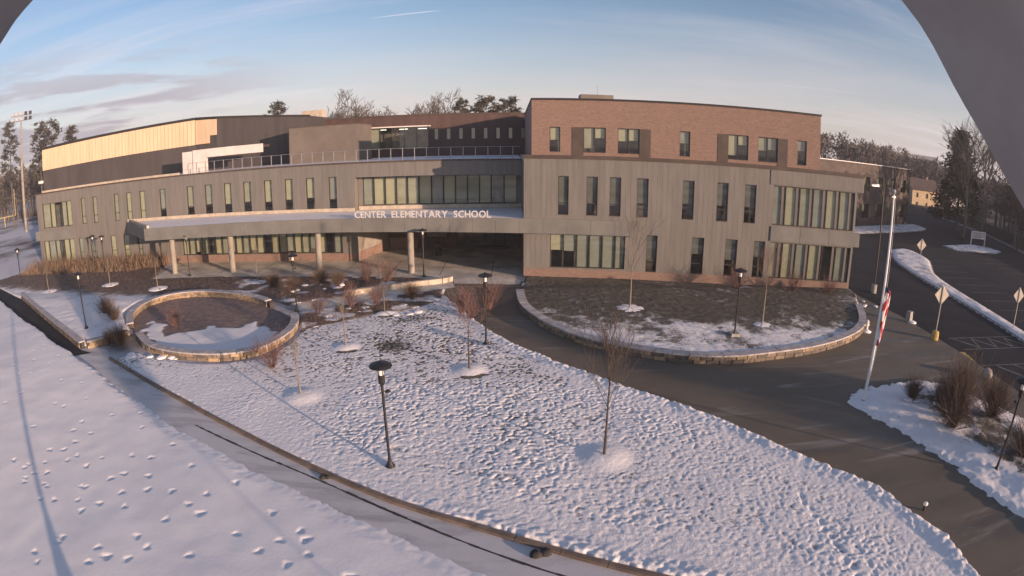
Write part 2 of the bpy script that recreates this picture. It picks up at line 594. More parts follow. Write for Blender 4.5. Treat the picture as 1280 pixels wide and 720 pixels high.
def smooth_poly(pts, n=4, closed=True):
    """Catmull-Rom through the points"""
    P = [Vector((*p, 0)) for p in pts]
    k = len(P)
    out = []
    for i in range(k if closed else k - 1):
        a = P[(i - 1) % k] if closed or i > 0 else P[0]
        b, c = P[i], P[(i + 1) % k]
        d = P[(i + 2) % k] if closed or i + 2 < k else P[-1]
        for j in range(n):
            t = j / n
            q = 0.5 * ((2 * b) + (c - a) * t + (2 * a - 5 * b + 4 * c - d) * t * t + (3 * b - a - 3 * c + d) * t ** 3)
            out.append((q.x, q.y))
    if not closed:
        out.append(tuple(pts[-1]))
    return out


def heightfield(name, poly, step, hf, cf, material, parent=None, rough_edge=0.0):
    """grid mesh over a polygon. hf(x,y,d)->z, cf(x,y,d)->snow cover; d = distance inside the edge"""
    P = np.array(poly)
    x0, y0 = P.min(0) - 2 * step
    x1, y1 = P.max(0) + 2 * step
    nx, ny = int((x1 - x0) / step) + 1, int((y1 - y0) / step) + 1
    gx, gy = np.meshgrid(x0 + np.arange(nx) * step, y0 + np.arange(ny) * step, indexing='ij')
    d = poly_dist(gx, gy, poly)
    if rough_edge:
        d = d + (vn(gx, gy, 0.17, 3) - 0.5) * rough_edge + (vn(gx, gy, 0.45, 3) - 0.5) * rough_edge + (vn(gx, gy, 1.9, 4) - 0.5) * rough_edge * 2.0
    z = hf(gx, gy, d)
    z = np.where(d < 0, np.minimum(z, 0.0) - 0.05, z)
    keep = d > -1.2 * step
    kq = keep[:-1, :-1] | keep[1:, :-1] | keep[:-1, 1:] | keep[1:, 1:]
    idx = np.arange(nx * ny).reshape(nx, ny)
    q = np.stack([idx[:-1, :-1][kq], idx[1:, :-1][kq], idx[1:, 1:][kq], idx[:-1, 1:][kq]], 1)
    used = np.unique(q)
    remap = np.full(nx * ny, -1)
    remap[used] = np.arange(len(used))
    q = remap[q]
    co = np.stack([gx.ravel()[used], gy.ravel()[used], z.ravel()[used]], 1)
    me = bpy.data.meshes.new(name)
    me.vertices.add(len(co))
    me.vertices.foreach_set('co', co.astype(np.float32).ravel())
    me.loops.add(q.size)
    me.loops.foreach_set('vertex_index', q.astype(np.int32).ravel())
    me.polygons.add(len(q))
    me.polygons.foreach_set('loop_start', (np.arange(len(q)) * 4).astype(np.int32))
    me.polygons.foreach_set('use_smooth', np.ones(len(q), bool))
    me.update(calc_edges=True)
    at = me.attributes.new('cover', 'FLOAT', 'POINT')
    at.data.foreach_set('value', cf(gx, gy, d).ravel()[used].astype(np.float32))
    me.materials.append(material)
    return obj(name, me, parent)


def sheet(name, poly, z, material, parent=None):
    b = MB()
    b.face([(x, y, z) for x, y in poly])
    return b.build(name, material, parent)

# ================================================================ THE GROUND
def build_ground():
    b = MB()
    N = 24
    xs = [-2500, -900, -400, -200, -120, -80, -40, 0, 40, 80, 120, 200, 400, 900, 2500]
    for i in range(len(xs) - 1):
        for j in range(len(xs) - 1):
            b.face([(xs[i], xs[j], -0.03), (xs[i + 1], xs[j], -0.03), (xs[i + 1], xs[j + 1], -0.03), (xs[i], xs[j + 1], -0.03)])
    m, t, bs, out = mat_custom('ground_far')
    pos = t.n('ShaderNodeNewGeometry').outputs['Position']
    f = t.maprange(t.noise(pos, 0.035, 6, 0.6), 0.40, 0.56)
    earth = t.mix(t.noise(pos, 0.3, 4), (0.085, 0.068, 0.050), (0.050, 0.042, 0.034))
    t.l(t.mix(f, earth, (0.62, 0.61, 0.65)), bs.inputs['Base Color'])
    bs.inputs['Roughness'].default_value = 0.9
    kind(b.build('ground', m), 'structure')


build_ground()

# ---- kerb line, path and field on the left
KERB = [(-25.2, 26.9), (-18.6, 23.45), (-11.7, 19.8), (-7.1, 17.3), (-3.8, 15.6), (-1.0, 14.4), (1.4, 13.2), (3.7, 12.0), (9.0, 9.2), (15.0, 6.0)]
KERB = smooth_poly(KERB, 4, False)
FIELD_EDGE = [(5.2, 9.2), (-0.9, 12.5), (-3.9, 14.2), (-6.2, 15.35), (-8.2, 16.4), (-10.3, 17.35), (-13.2, 18.7), (-15.4, 19.7), (-18.8, 21.8), (-23.4, 24.1), (-30.0, 27.3), (-38.3, 31.3), (-52.5, 38.4), (-75.0, 50.0)]

path_poly = [(17, 4.9)] + list(reversed(KERB)) + [(-26.6, 28.3), (-29.0, 29.0), (-53.0, 41.0), (-72, 52.5), (-80, 50), (-52, 36.0), (-38, 29.3), (-29, 25.2), (-22, 21.8), (-14, 17.5), (-6, 13.0), (3, 8.0), (14, 2.0)]
path = kind(sheet('path', path_poly, 0.012, M['slush']), 'structure')
kind(sheet('shade_dark_path', [(-27.6, 27.6), (-28.9, 27.9), (-50.5, 40.2), (-53.5, 42.0), (-72, 52.0), (-79, 50), (-52, 36.5), (-38.3, 29.6), (-30.0, 25.8)], 0.020, M['asphalt']), 'structure')  # dark asphalt sheet that also puts the path's deep shade into its colour
jb = MB()
JL = smooth_poly([(-14.2, 20.0), (-10.2, 18.2), (-7.1, 16.8), (-3.9, 15.1), (0.0, 12.9), (6.0, 9.7)], 14, False)
rr = random.Random(4)
for a, c in zip(JL[:-1], JL[1:]):
    w0 = 0.05 + 0.07 * rr.random()
    jb.obox((a[0], a[1] + rr.uniform(-.008, .008)), (c[0], c[1] + rr.uniform(-.008, .008)), w0, 0.012, 0.020 + 0.004 * rr.random())
jb.build('path_joint', M['joint'], path)

kerb = kind(obj('kerb', None), 'structure')
acc, seg, L0 = 0.0, [KERB[0]], 1.55


def walk(poly, step):
    """points every step metres along a polyline"""
    out = [poly[0]]
    need = step
    for a, b in zip(poly[:-1], poly[1:]):
        a, b = Vector(a), Vector(b)
        L = (b - a).length
        pos = 0.0
        while L - pos >= need:
            pos += need
            p = a + (b - a) * (pos / L)
            out.append((p.x, p.y))
            need = step
        need -= L - pos
    return out


kp = walk(KERB, 1.5)
for i, (a, c) in enumerate(zip(kp[:-1], kp[1:])):
    a, c = Vector(a), Vector(c)
    d = (c - a).normalized() * 0.012
    kb = MB()
    kb.obox(a + d, c - d, 0.20, -0.02, 0.13 + rr.uniform(-0.008, 0.008))
    kb.build('kerb_stone', M['kerb'], kerb)

FOOT = [(-19.7, 14.5), (-21.5, 13.9), (-19.0, 13.9), (-19.5, 15.8), (-19.4, 16.6), (-17.2, 12.4), (-17.4, 15.1), (-15.6, 14.7), (-15.2, 15.2), (-14.0, 15.4), (-12.5, 16.6), (-13.5, 14.5), (-14.7, 16.7), (-14.3, 18.0), (-10.1, 15.9),
        (-14.5, 14.0), (-16.4, 13.7), (-15.0, 13.0), (-13.8, 13.2), (-15.5, 12.3), (-13.4, 10.7), (-12.8, 10.4), (-12.3, 11.8), (-11.6, 11.4), (-12.0, 10.6), (-13.3, 9.9), (-15.8, 9.4), (-15.2, 10.6), (-11.7, 13.0), (-10.6, 13.7),
        (-11.3, 14.1), (-10.9, 14.9), (-12.4, 14.7), (-9.9, 11.5), (-8.8, 13.0), (-8.0, 14.4), (-6.7, 13.6), (-6.4, 13.2), (-7.2, 13.0), (-6.1, 12.5), (-6.6, 11.9), (-7.7, 12.3), (-4.6, 11.7), (-19.6, 12.8), (-17.9, 12.2)]
rg = np.random.default_rng(5)
FOOT2 = [(x, y) for x, y in zip(rg.uniform(-42, -15, 110), rg.uniform(9, 28, 110)) if y < -0.47 * x + 12.0]


def field_h(x, y, d):
    rise = 0.62 * sstep(-14, -34, x) * sstep(0.0, 0.5, d) * sstep(30, 3, d)
    h = 0.045 + 0.05 * vn(x, y, 2.6, 1) + 0.016 * vn(x, y, 0.7, 2)
    h = h * sstep(-0.05, 0.9, d) + rise
    for i, (fx, fy) in enumerate(FOOT + FOOT2):
        a = (i * 2.399) % 3.14
        near = (np.abs(x - fx) < 0.9) & (np.abs(y - fy) < 0.9)
        if not near.any():
            continue
        dx, dy = x[near] - fx, y[near] - fy
        u = dx * math.cos(a) + dy * math.sin(a)
        v = -dx * math.sin(a) + dy * math.cos(a)
        s = 0.8 + 0.4 * ((i * 0.618) % 1)
        r = np.hypot(u / (0.125 * s), v / (0.088 * s)) * (1 + 0.25 * np.sin(3 * np.arctan2(v, u) + i))
        amp = (0.045 + 0.04 * ((i * 0.377) % 1)) if i < len(FOOT) else 0.04
        h[near] += -0.85 * amp * np.exp(-r ** 2 * 0.7) + 0.010 * np.exp(-((r - 1.6) / 0.5) ** 2)
    return h


field_poly = FIELD_EDGE + [(-80, 44), (-80, 20), (-40, 2), (-14, 2), (3, 5)]
kind(heightfield('field', field_poly, 0.075, field_h, lambda x, y, d: np.ones_like(x), M['snow'], rough_edge=0.14), 'structure')
kind(sheet('far_field', [(-40, 1), (-79, 19), (-79, 45), (-150, 78), (-400, 200), (-400, 1)], 0.02, M['snow']), 'structure')

# ---- driveway, plaza, parking lot
drive_poly = [(14.6, 2), (14.6, 8.6), (14.6, 11.0), (13.8, 14.6), (11.5, 17.7), (9.2, 21.4), (6.1, 24.7), (2.6, 28.5), (0, 31.6), (-2.1, 35.4), (-3.7, 39.1), (-5.3, 42.6), (-5.3, 47), (0.6, 47), (30.5, 44.4), (30.5, 41), (30.9, 36), (30.2, 26), (29.6, 19.7), (28.5, 12), (26, 2)]
kind(sheet('driveway', drive_poly, 0.014, M['driveway']), 'structure')
plaza_poly = [(-36.6, 48.3), (-31.7, 48.8), (-26.2, 49.1), (-17.5, 48.9), (-9.8, 48.5), (-6.5, 47.6), (-5.1, 48.4), (-4.8, 46.2), (0.6, 45.9), (1.0, 48.6), (1.0, 63), (-15, 63), (-15.4, 56.2), (-38.5, 56.6)]
plaza = kind(sheet('plaza', plaza_poly, 0.024, M['plaza']), 'structure')
jb = MB()
for k in range(8):
    jb.obox((-34 + 4.6 * k, 49.2), (-34 + 4.6 * k, 55.8), 0.05, 0.024, 0.028)
jb.obox((-38, 52.6), (0.9, 52.6), 0.05, 0.024, 0.028)
jb.build('paving_joint', M['joint'], plaza)
walkp = [(-5.2, 47.6), (-9.0, 45.0), (-12.8, 42.3), (-16.5, 40.3), (-15.2, 37.3), (-12.0, 39.8), (-8.6, 42.3), (-4.6, 45.0)]
kind(sheet('side_path', walkp, 0.018, M['plaza']), 'structure')

lot_poly = [(30.3, 2), (29.6, 19.7), (30.2, 26), (30.9, 36), (30.5, 43), (31, 60), (52, 82), (75, 89), (86, 102), (112, 134), (118, 134), (113, 114), (103, 89), (91, 66), (80, 40), (75, 2)]
lot = kind(sheet('parking_lot', lot_poly, 0.006, M['asphalt']), 'structure')


def stripe(a, b, w=0.12, m='line'):
    s = MB()
    a, b = Vector(a), Vector(b)
    d = (b - a).normalized()
    n = Vector((-d.y, d.x)) * w / 2
    s.face([(*(a - n), 0.0105), (*(b - n), 0.0105), (*(b + n), 0.0105), (*(a + n), 0.0105)])
    return s.build('painted_line', M[m], lot)


for k in range(12):
    y = 29.4 + 3.35 * k
    x = 43.4 + 0.28 * (y - 30) * 0.95
    stripe((x + 0.8, y + 0.2), (x + 7.5, y - 0.35))
for k in range(10):
    y = 36 + 3.3 * k
    stripe((66 + 0.3 * k, y), (74 + 0.3 * k, y - 0.5))
for (a, b) in (((31.6, 30.1), (40.6, 29.3)), ((31.2, 27.7), (38.6, 26.9)), ((30.2, 24.7), (38.0, 23.6))):
    stripe(a, b, 0.14)
for k in range(4):
    stripe((32.0 + 2.0 * k, 29.9 - 0.2 * k), (33.2 + 2.0 * k, 27.7 - 0.2 * k), 0.22)
    stripe((34.0 + 2.0 * k, 29.7 - 0.2 * k), (33.2 + 2.0 * k, 27.7 - 0.2 * k), 0.12)
for k in range(3):
    stripe((31.6 + 2.0 * k, 24.3 - 0.2 * k), (32.8 + 2.0 * k, 21.6 - 0.2 * k), 0.22)
stripe((30.45, 27.3), (29.95, 25.5), 0.62, 'yellow')

# ---- front lawn under lumpy snow
lawn_poly = [(-24.6, 27.0)] + [(x + 0.07, y + 0.13) for x, y in KERB[2:]] + [(15.0, 6.4), (14.6, 8.6), (14.6, 11.0), (13.8, 14.6), (11.5, 17.7), (9.2, 21.4), (6.1, 24.7), (2.6, 28.5), (0, 31.6), (-2.1, 35.4), (-3.7, 39.1), (-5.3, 42.6), (-5.5, 40.6), (-6.8, 38.9), (-9.4, 37.4), (-12.2, 34.9), (-13.4, 33.8), (-13.5, 31.0), (-14.3, 28.4), (-16.4, 27.3), (-18.8, 27.1), (-21.4, 27.5), (-23.5, 28.3)]
MOUNDS = [(3.5, 18.7, 1.15), (-2.2, 27.4, 1.0), (-10.1, 23.7, 1.15), (-9.7, 30.6, 0.95), (-8.8, 37.4, 0.9)]
TRACKS = [(10.2 + 0.05 * math.sin(3 * k), 9.5 + 0.42 * k) for k in range(14)]


def lumps(x, y):
    """clotted snow on grass: rounded lumps with pits between"""
    wx = x + 0.18 * (vn(x, y, 0.5, 11) - 0.5)
    wy = y + 0.18 * (vn(x, y, 0.5, 12) - 0.5)
    c, sn = 0.8, 0.6
    u, v = c * wx - sn * wy, sn * wx + c * wy
    return 0.46 * vn(u, v, 0.135, 1) + 0.38 * vn(v, u, 0.100, 2) + 0.16 * vn(wx, wy, 0.40, 9)


def lawn_h(x, y, d):
    a = sstep(0.22, 0.62, lumps(x, y))
    big = vn(x, y, 1.8, 3)
    amt = 0.30 + 0.70 * sstep(0.2, 2.5, d)
    mod = (0.5 + 0.6 * sstep(0.25, 0.75, vn(x, y, 3.3, 6))) * (0.5 + 0.5 * sstep(-14, -3, x))
    for mx, my, r in MOUNDS:
        q = np.hypot(x - mx, y - my)
        mod = mod * sstep(r * 0.75, r * 1.3, q)
    h = 0.05 + 0.03 * big + amt * 0.040 * a * mod + 0.012 * vn(x, y, 0.13, 5)
    # ploughed rim along the driveway
    rim = sstep(1.0, 0.2, d) * sstep(-7, 3, x)
    h = h + rim * (0.03 + 0.07 * vn(x, y, 0.31, 8) + 0.06 * vn(x, y, 0.14, 9))
    for k, (mx, my, r) in enumerate(MOUNDS):
        wob = 1 + 0.12 * (vn(x, y, 0.9, 20 + k) - 0.5)
        q = np.hypot((x - mx) * wob, y - my) / r
        h = h + 0.14 * sstep(1.15, 0.2, q)
    for tx, ty in TRACKS:
        h = h - 0.07 * np.exp(-((x - tx) / 0.09) ** 2 - ((y - ty) / 0.13) ** 2)
    return h * sstep(-0.02, 0.12, d)


def lawn_c(x, y, d):
    a = sstep(0.28, 0.58, lumps(x, y))
    far = sstep(22, 32, y - 0.15 * x)
    c = 0.42 + 0.41 * a + 0.17 * (vn(x, y, 2.3, 7) - 0.5) + 0.10 * (1 - far) - 0.06 * far
    c = c + 0.28 * sstep(2.5, 0.3, d) * (1 - far)
    c = c - 0.16 * np.exp(-((x + 6.5) / 2.6) ** 2 - ((y - 31.5) / 2.2) ** 2) - 0.35 * np.exp(-((x + 6.6) / 1.5) ** 2 - ((y - 36.3) / 0.8) ** 2) - 0.35 * np.exp(-((x + 6.9) / 1.0) ** 2 - ((y - 30.8) / 0.9) ** 2) - 0.18 * np.exp(-((x - 0.2) / 2.4) ** 2 - ((y - 27.0) / 1.6) ** 2)
    c = c + 0.40 * sstep(1.2, 0.3, d) * sstep(-4, 1, x)
    c = c + 0.26 * sstep(-7, -14, x) * (1 - far)
    for k, (mx, my, r) in enumerate(MOUNDS):
        q = np.hypot(x - mx, y - my) / r
        c = np.maximum(c, 1.2 * sstep(1.15, 0.9, q))
        if k in (1, 3, 4):
            an = np.arctan2(y - my, x - mx)
            c = c - 2.0 * np.exp(-((q - 0.92) / 0.12) ** 2) * sstep(0.9, 0.5, np.abs(an + 1.25))
    return c


kind(heightfield('lawn', lawn_poly, 0.046, lawn_h, lawn_c, M['snow_grass'], rough_edge=0.10), 'structure')

# ---- raised lawn between the driveway and the brick wing
ISLAND = [(0.6, 42.4), (0.8, 38.8), (1.6, 36.1), (2.9, 33.4), (4.6, 31.3), (7.1, 29.6), (9.2, 28.6), (11.5, 28.1), (14.0, 28.3), (18.4, 29.2), (22.0, 30.8), (24.4, 32.7), (26.0, 34.9), (27.6, 37.9)]
ISL = smooth_poly(ISLAND, 4, False)
isl_poly = ISL + [(29.5, 41.0), (30.0, 43.2), (20, 45.4), (10, 47.2), (1.2, 48.4), (0.9, 45)]


def isl_h(x, y, d):
    a = 1 - np.abs(2 * vn(x, y, 0.4, 1) - 1)
    return 0.36 + 0.10 * sstep(0, 6, d) + 0.035 * a + 0.05 * vn(x, y, 2.5, 2) - 0.25 * sstep(42.5, 45.5, y)


def isl_c(x, y, d):
    front = sstep(39.0, 31.0, y + 0.25 * np.abs(x - 10) - 0.35 * np.maximum(0, 8 - x))
    c = 0.13 + 0.56 * front * (0.6 + 0.8 * vn(x, y, 1.2, 3)) + 0.22 * (1 - np.abs(2 * vn(x, y, 0.4, 1) - 1)) - 0.12 + 0.34 * (vn(x, y, 0.55, 12) - 0.5) + 0.30 * (vn(x, y, 2.2, 13) - 0.5)
    c = c - 0.20 * np.exp(-((x - 14) / 4.0) ** 2 - ((y - 35.5) / 3.0) ** 2)
    return c


kind(heightfield('raised_lawn', isl_poly, 0.11, isl_h, isl_c, M['snow_grass']), 'structure')

# ---- planting bed between the ring wall and the plaza; verge along the left wing; basin floor
bed_poly = [(-13.6, 33.4), (-12.2, 34.8), (-9.4, 37.3), (-6.8, 38.8), (-5.4, 40.6), (-5.3, 44.2), (-8.6, 42.4), (-12.0, 39.9), (-15.2, 37.4), (-14.6, 35.6)]


def bed_h(x, y, d):
    return 0.05 + 0.06 * vn(x, y, 0.8, 2) + 0.05 * vn(x, y, 0.3, 3)


kind(heightfield('planting_bed', bed_poly, 0.14, bed_h, lambda x, y, d: 0.16 + 0.60 * sstep(0.40, 0.78, vn(x, y, 1.0, 4)), M['snow_mulch']), 'structure')
verge_poly = [(-5.6, 47.2), (-6.6, 47.4), (-9.8, 48.4), (-17.5, 48.8), (-26.2, 49.0), (-31.7, 48.7), (-36.6, 48.3), (-40, 56.2), (-64, 55.2), (-66, 47), (-53, 41.2), (-49.7, 39.9), (-38, 33.2), (-29.2, 28.7), (-27.6, 30.2), (-26.9, 31.9), (-30.6, 35.6), (-31.0, 39.0), (-30.2, 41.4), (-28.3, 42.5), (-26.0, 42.9), (-22.7, 42.4), (-19.6, 41.1), (-17.0, 39.6), (-12.8, 42.4), (-9.0, 45.1)]


def verge_c(x, y, d):
    snowy = sstep(44, 38, y + 0.12 * (x + 30))
    c = 0.14 + 0.66 * snowy * sstep(-22, -29, x) * (0.7 + 0.6 * vn(x, y, 1.8, 3))
    return c + 0.50 * sstep(0.50, 0.8, vn(x, y, 1.1, 5)) * sstep(-30, -22, x) * (0.5 + vn(x, y, 0.4, 6)) + 0.20 * (vn(x, y, 0.7, 7) - 0.5)


def verge_h(x, y, d):
    up = 0.40 * sstep(43, 38, y) * sstep(-24, -28, x)
    return 0.04 + up * sstep(0.0, 0.3, d) + 0.06 * vn(x, y, 0.9, 1) + 0.02 * vn(x, y, 0.3, 1)


kind(heightfield('verge', verge_poly, 0.14, verge_h, verge_c, M['snow_mulch']), 'structure')
FAR_RIM = [(-27.5, 32.5), (-29.2, 34.7), (-30.0, 36.8), (-30.1, 38.6), (-29.5, 40.3), (-28.0, 41.5), (-26.0, 41.9), (-23.0, 41.5), (-20.1, 40.3), (-18.0, 38.7)]
NEAR_RIM = [(-25.4, 30.8), (-23.2, 29.0), (-21.2, 28.15), (-18.8, 27.8), (-16.5, 28.0), (-15.0, 28.9), (-14.25, 30.6), (-14.1, 33.0), (-14.6, 35.0), (-15.4, 36.4)]
basin_poly = FAR_RIM + list(reversed(NEAR_RIM))
bs_poly = [(-26.3, 32.6), (-26.9, 34.7), (-25.6, 34.2), (-23.2, 31.6), (-21.8, 32.7), (-21.0, 33.8), (-18.5, 33.9), (-17.7, 35.0), (-16.9, 34.2), (-14.8, 32.8), (-14.8, 30.0), (-17.0, 28.6), (-21.0, 28.6), (-24.5, 30.6)]


def basin_c(x, y, d):
    q = poly_dist(x, y, bs_poly) + (vn(x, y, 0.7, 2) - 0.5) * 0.9
    return 1.15 * sstep(-0.25, 0.35, q)


kind(heightfield('basin_floor', basin_poly, 0.14, lambda x, y, d: 0.03 + 0.03 * vn(x, y, 0.8, 2) + 0.05 * basin_c(x, y, d), basin_c, M['snow_soil']), 'structure')

# ---- flagpole island and kerbed islands of the parking lot
FI = [(16.4, 22.2), (17.2, 22.9), (18.7, 23.3), (21.1, 23.7), (22.9, 23.5), (24.2, 22.6), (25.2, 20.4), (26.6, 17.0), (26.4, 10), (24.5, 4), (20.0, 4), (19.2, 10.5), (18.5, 13.7), (18.0, 17.2), (17.0, 19.6), (16.5, 21.1)]


def fi_h(x, y, d):
    return (0.10 + 0.05 * vn(x, y, 0.5, 1) + 0.03 * vn(x, y, 0.2, 2) + 0.14 * sstep(0.3, 2.0, d) + 0.10 * vn(x, y, 1.1, 4)) * sstep(-0.05, 0.2, d)


kind(heightfield('flagpole_island', FI, 0.09, fi_h, lambda x, y, d: 0.95 - 0.62 * sstep(1.6, 2.6, d) * sstep(20.0, 21.2, x) + 0.45 * (vn(x, y, 0.5, 6) - 0.5), M['snow_grass'], rough_edge=0.3), 'structure')


def kerbed_island(name, poly, h=0.14):
    base = MB()
    base.prism(poly, -0.02, h)
    o = kind(base.build(name, M['granite']), 'structure')
    P = np.array(poly)
    c = P.mean(0)
    heightfield('snow_cover', poly, 0.25, lambda x, y, d: np.where(d > 0.12, h + 0.02 + 0.10 * sstep(0.1, 0.7, d) * (0.5 + vn(x, y, 0.8, 2)), h - 0.05), lambda x, y, d: 0.62 + 0.5 * (vn(x, y, 0.9, 3) - 0.4), M['snow_grass'], o)
    return o


kerbed_island('traffic_island', smooth_poly([(57.1, 66.6), (53.2, 66.0), (50.8, 62.9), (46.9, 56.5), (43.8, 46.5), (42.1, 39.3), (40.8, 33.3), (39.4, 27.7), (37.2, 19.0), (39.4, 18.6), (41.7, 28.4), (43.5, 35.5), (45.8, 43.8), (48.4, 50.3), (51.8, 54.8), (55.4, 59.8)], 3))
kerbed_island('parking_island', [(70.5, 72.3), (70.0, 69.0), (72, 67.8), (81.2, 68.0), (84.5, 69.5), (84.0, 73.9), (80.0, 75.0)])
kerbed_island('annex_verge', [(50, 78), (63.8, 82.9), (72.4, 86.0), (80.3, 89.6), (84.2, 92.5), (85.6, 96.2), (85.0, 99.0), (62.5, 89.3), (48, 83)])
lotk = kind(obj('lot_kerb', None), 'structure')
fk = walk([(75.5, 2), (81.0, 40), (91.6, 66), (103.6, 89), (113.6, 114), (118.5, 134)], 4.0)
for a, c in zip(fk[:-1], fk[1:]):
    b = MB(); b.obox(a, c, 0.3, -0.02, 0.16); b.build('kerb_stone', M['granite'], lotk)
b = MB(); b.face([(76, 2, 0.03), (400, 2, 0.03), (400, 140, 0.03), (119, 134, 0.03), (114, 114, 0.03), (104, 89, 0.03), (92, 66, 0.03), (81.4, 40, 0.03)])
kind(b.build('wood_floor', M['hill']), 'structure')


# ================================================================ STONE WALLS
_stone_cache = {}


def stone_mesh(v, m):
    """a rough block, unit length along x; shared between stones"""
    key = (v, m)
    if key not in _stone_cache:
        r = random.Random(v)
        b = MB()
        j = lambda s: r.uniform(-s, s)
        q = []
        for z in (0, 1):
            for (x, y) in ((0, 0), (1, 0), (1, 1), (0, 1)):
                q.append((x + j(0.03), y + (j(0.10) if y == 0 else 0), z + j(0.04)))
        b.hexa(q)
        _stone_cache[key] = b.mesh('stone', M[m])
    return _stone_cache[key]


def stone_wall(name, label, line, h, z0=0.0, courses=2, width=0.42, stone=0.52, cap_h=0.09, seed=1, both=True, pal=('stone_a', 'stone_b', 'stone_c', 'stone_a')):
    w = thing(name, label, 'wall')
    r = random.Random(seed)
    line = [Vector(p) for p in line]
    core = MB()
    for a, c in zip(line[:-1], line[1:]):
        core.obox(a, c, width - 0.14, z0 - 0.02, z0 + h - 0.01)
    core.build('core', M['joint'], w)
    ch = h / courses
    for side in ((1, -1) if both else (1,)):
        for k in range(courses):
            step = stone * r.uniform(0.92, 1.08)
            pts = walk([tuple(p) for p in line], step)
            off = 0.0
            for a, c in zip(pts[:-1], pts[1:]):
                a, c = Vector(a), Vector(c)
                d = c - a
                L = d.length
                d.normalize()
                n = Vector((-d.y, d.x)) * side
                # stone occupies y 0 (face) .. 1 (core)
                depth = 0.20 + r.uniform(0, 0.03)
                face = a + d * (0.5 * step * (k % 2) * 0.6) + n * (width / 2 + r.uniform(-0.015, 0.02))
                ang = math.atan2(d.y, d.x)
                s = obj('stone', stone_mesh(r.randrange(5), r.choice(pal)), w)
                s.location = (face.x, face.y, z0 + k * ch + 0.006)
                s.rotation_euler = (0, 0, ang)
                s.scale = (L * 0.96, -side * depth, ch * 0.94)
    pts = walk([tuple(p) for p in line], 0.95)
    for a, c in zip(pts[:-1], pts[1:]):
        a, c = Vector(a), Vector(c)
        d = (c - a).normalized() * 0.008
        b = MB()
        b.obox(a + d, c - d, width + 0.10, z0 + h + 0.004, z0 + h + cap_h + r.uniform(0, 0.012))
        b.build('cap_stone', M['cap'], w)
    return w


stone_wall('ring_wall', 'far arc of the stone ring wall, its inner face lit golden', smooth_poly(FAR_RIM, 3, False), 0.46, 0.0, 2, 0.5, 0.72, seed=2)
stone_wall('ring_wall', 'near arc of the stone ring wall with a pale cap, beside the front lawn', smooth_poly(NEAR_RIM, 3, False), 0.42, 0.0, 2, 0.46, 0.78, seed=3, pal=('stone_b', 'stone_d', 'stone_a', 'stone_c'))
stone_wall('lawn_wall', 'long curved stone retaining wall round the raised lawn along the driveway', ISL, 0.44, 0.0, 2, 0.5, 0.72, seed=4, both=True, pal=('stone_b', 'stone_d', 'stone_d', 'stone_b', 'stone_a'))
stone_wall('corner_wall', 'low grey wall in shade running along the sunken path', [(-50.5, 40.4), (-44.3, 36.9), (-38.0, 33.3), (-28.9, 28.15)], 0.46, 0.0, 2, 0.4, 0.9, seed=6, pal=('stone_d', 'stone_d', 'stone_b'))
stone_wall('corner_wall', 'short stone wall joining the path corner to the ring wall', [(-28.7, 28.4), (-27.6, 29.8), (-26.9, 31.2)], 0.44, 0.0, 2, 0.4, 0.6, seed=7)
wb = thing('seat_wall', 'low straight pale seat wall catching sun beside the side path', 'wall')
pts = walk([(-13.2, 42.3), (-8.9, 44.9), (-5.2, 46.8), (-4.9, 48.2)], 1.2)
for a, c in zip(pts[:-1], pts[1:]):
    a, c = Vector(a), Vector(c)
    d = (c - a).normalized() * 0.01
    b = MB(); b.obox(a + d, c - d, 0.42, 0.0, 0.42); b.build('wall_block', M['stone_ledge'], wb)


# ================================================================ THE SCHOOL
YR = lambda x: 48.6 - .1119 * (x - 1) - .00238 * (x - 1) ** 2
YL = lambda x: 56.5 - .0018 * (x + 37) ** 2


def facade(name, Yf, x0, x1, z0, z1, ops, material, parent, depth=0.30, step=1.5, off=0.0):
    """wall skin over a curved plan, real openings with reveals"""
    b = MB()
    xs = sorted(set([x0, x1] + [v for o in ops for v in o[:2] if x0 < v < x1] + list(np.arange(x0 + step, x1 - 0.3, step))))
    zs = sorted(set([z0, z1] + [v for o in ops for v in o[2:4] if z0 < v < z1]))
    Y = lambda x: Yf(x) + off
    for i in range(len(xs) - 1):
        xm = (xs[i] + xs[i + 1]) / 2
        for j in range(len(zs) - 1):
            zm = (zs[j] + zs[j + 1]) / 2
            if any(o[0] < xm < o[1] and o[2] < zm < o[3] for o in ops):
                continue
            a, c = xs[i], xs[i + 1]
            b.face([(a, Y(a), zs[j]), (c, Y(c), zs[j]), (c, Y(c), zs[j + 1]), (a, Y(a), zs[j + 1])])
    for (a, c, p, q) in [o[:4] for o in ops]:
        A0, A1 = (a, Y(a)), (a, Y(a) + depth)
        C0, C1 = (c, Y(c)), (c, Y(c) + depth)
        b.face([(*A0, p), (*A1, p), (*A1, q), (*A0, q)])
        b.face([(*C0, p), (*C0, q), (*C1, q), (*C1, p)])
        b.face([(*A0, p), (*C0, p), (*C1, p), (*A1, p)])
        b.face([(*A0, q), (*A1, q), (*C1, q), (*C0, q)])
    return b.build(name, material, parent)


def ribs(Yf, x0, x1, z0, z1, ops, parent, pitch=0.44, w=0.028, d=0.012, m='zinc_rib', off=0.0):
    b = MB()
    n = int((x1 - x0) / pitch)
    for i in range(n + 1):
        x = x0 + i * pitch
        segs = [(z0, z1)]
        for o in ops:
            if o[0] - 0.03 < x + w and x < o[1] + 0.03:
                new = []
                for s, e in segs:
                    if o[2] >= e or o[3] <= s:
                        new.append((s, e))
                        continue
                    if o[2] > s:
                        new.append((s, o[2] - 0.02))
                    if o[3] < e:
                        new.append((o[3] + 0.02, e))
                segs = new
        y = Yf(x) + off
        for s, e in segs:
            if e - s > 0.1:
                b.box(x, x + w, y - d, y + 0.002, s, e)
    return kind(b.build('cladding_rib', M[m], parent), 'stuff')


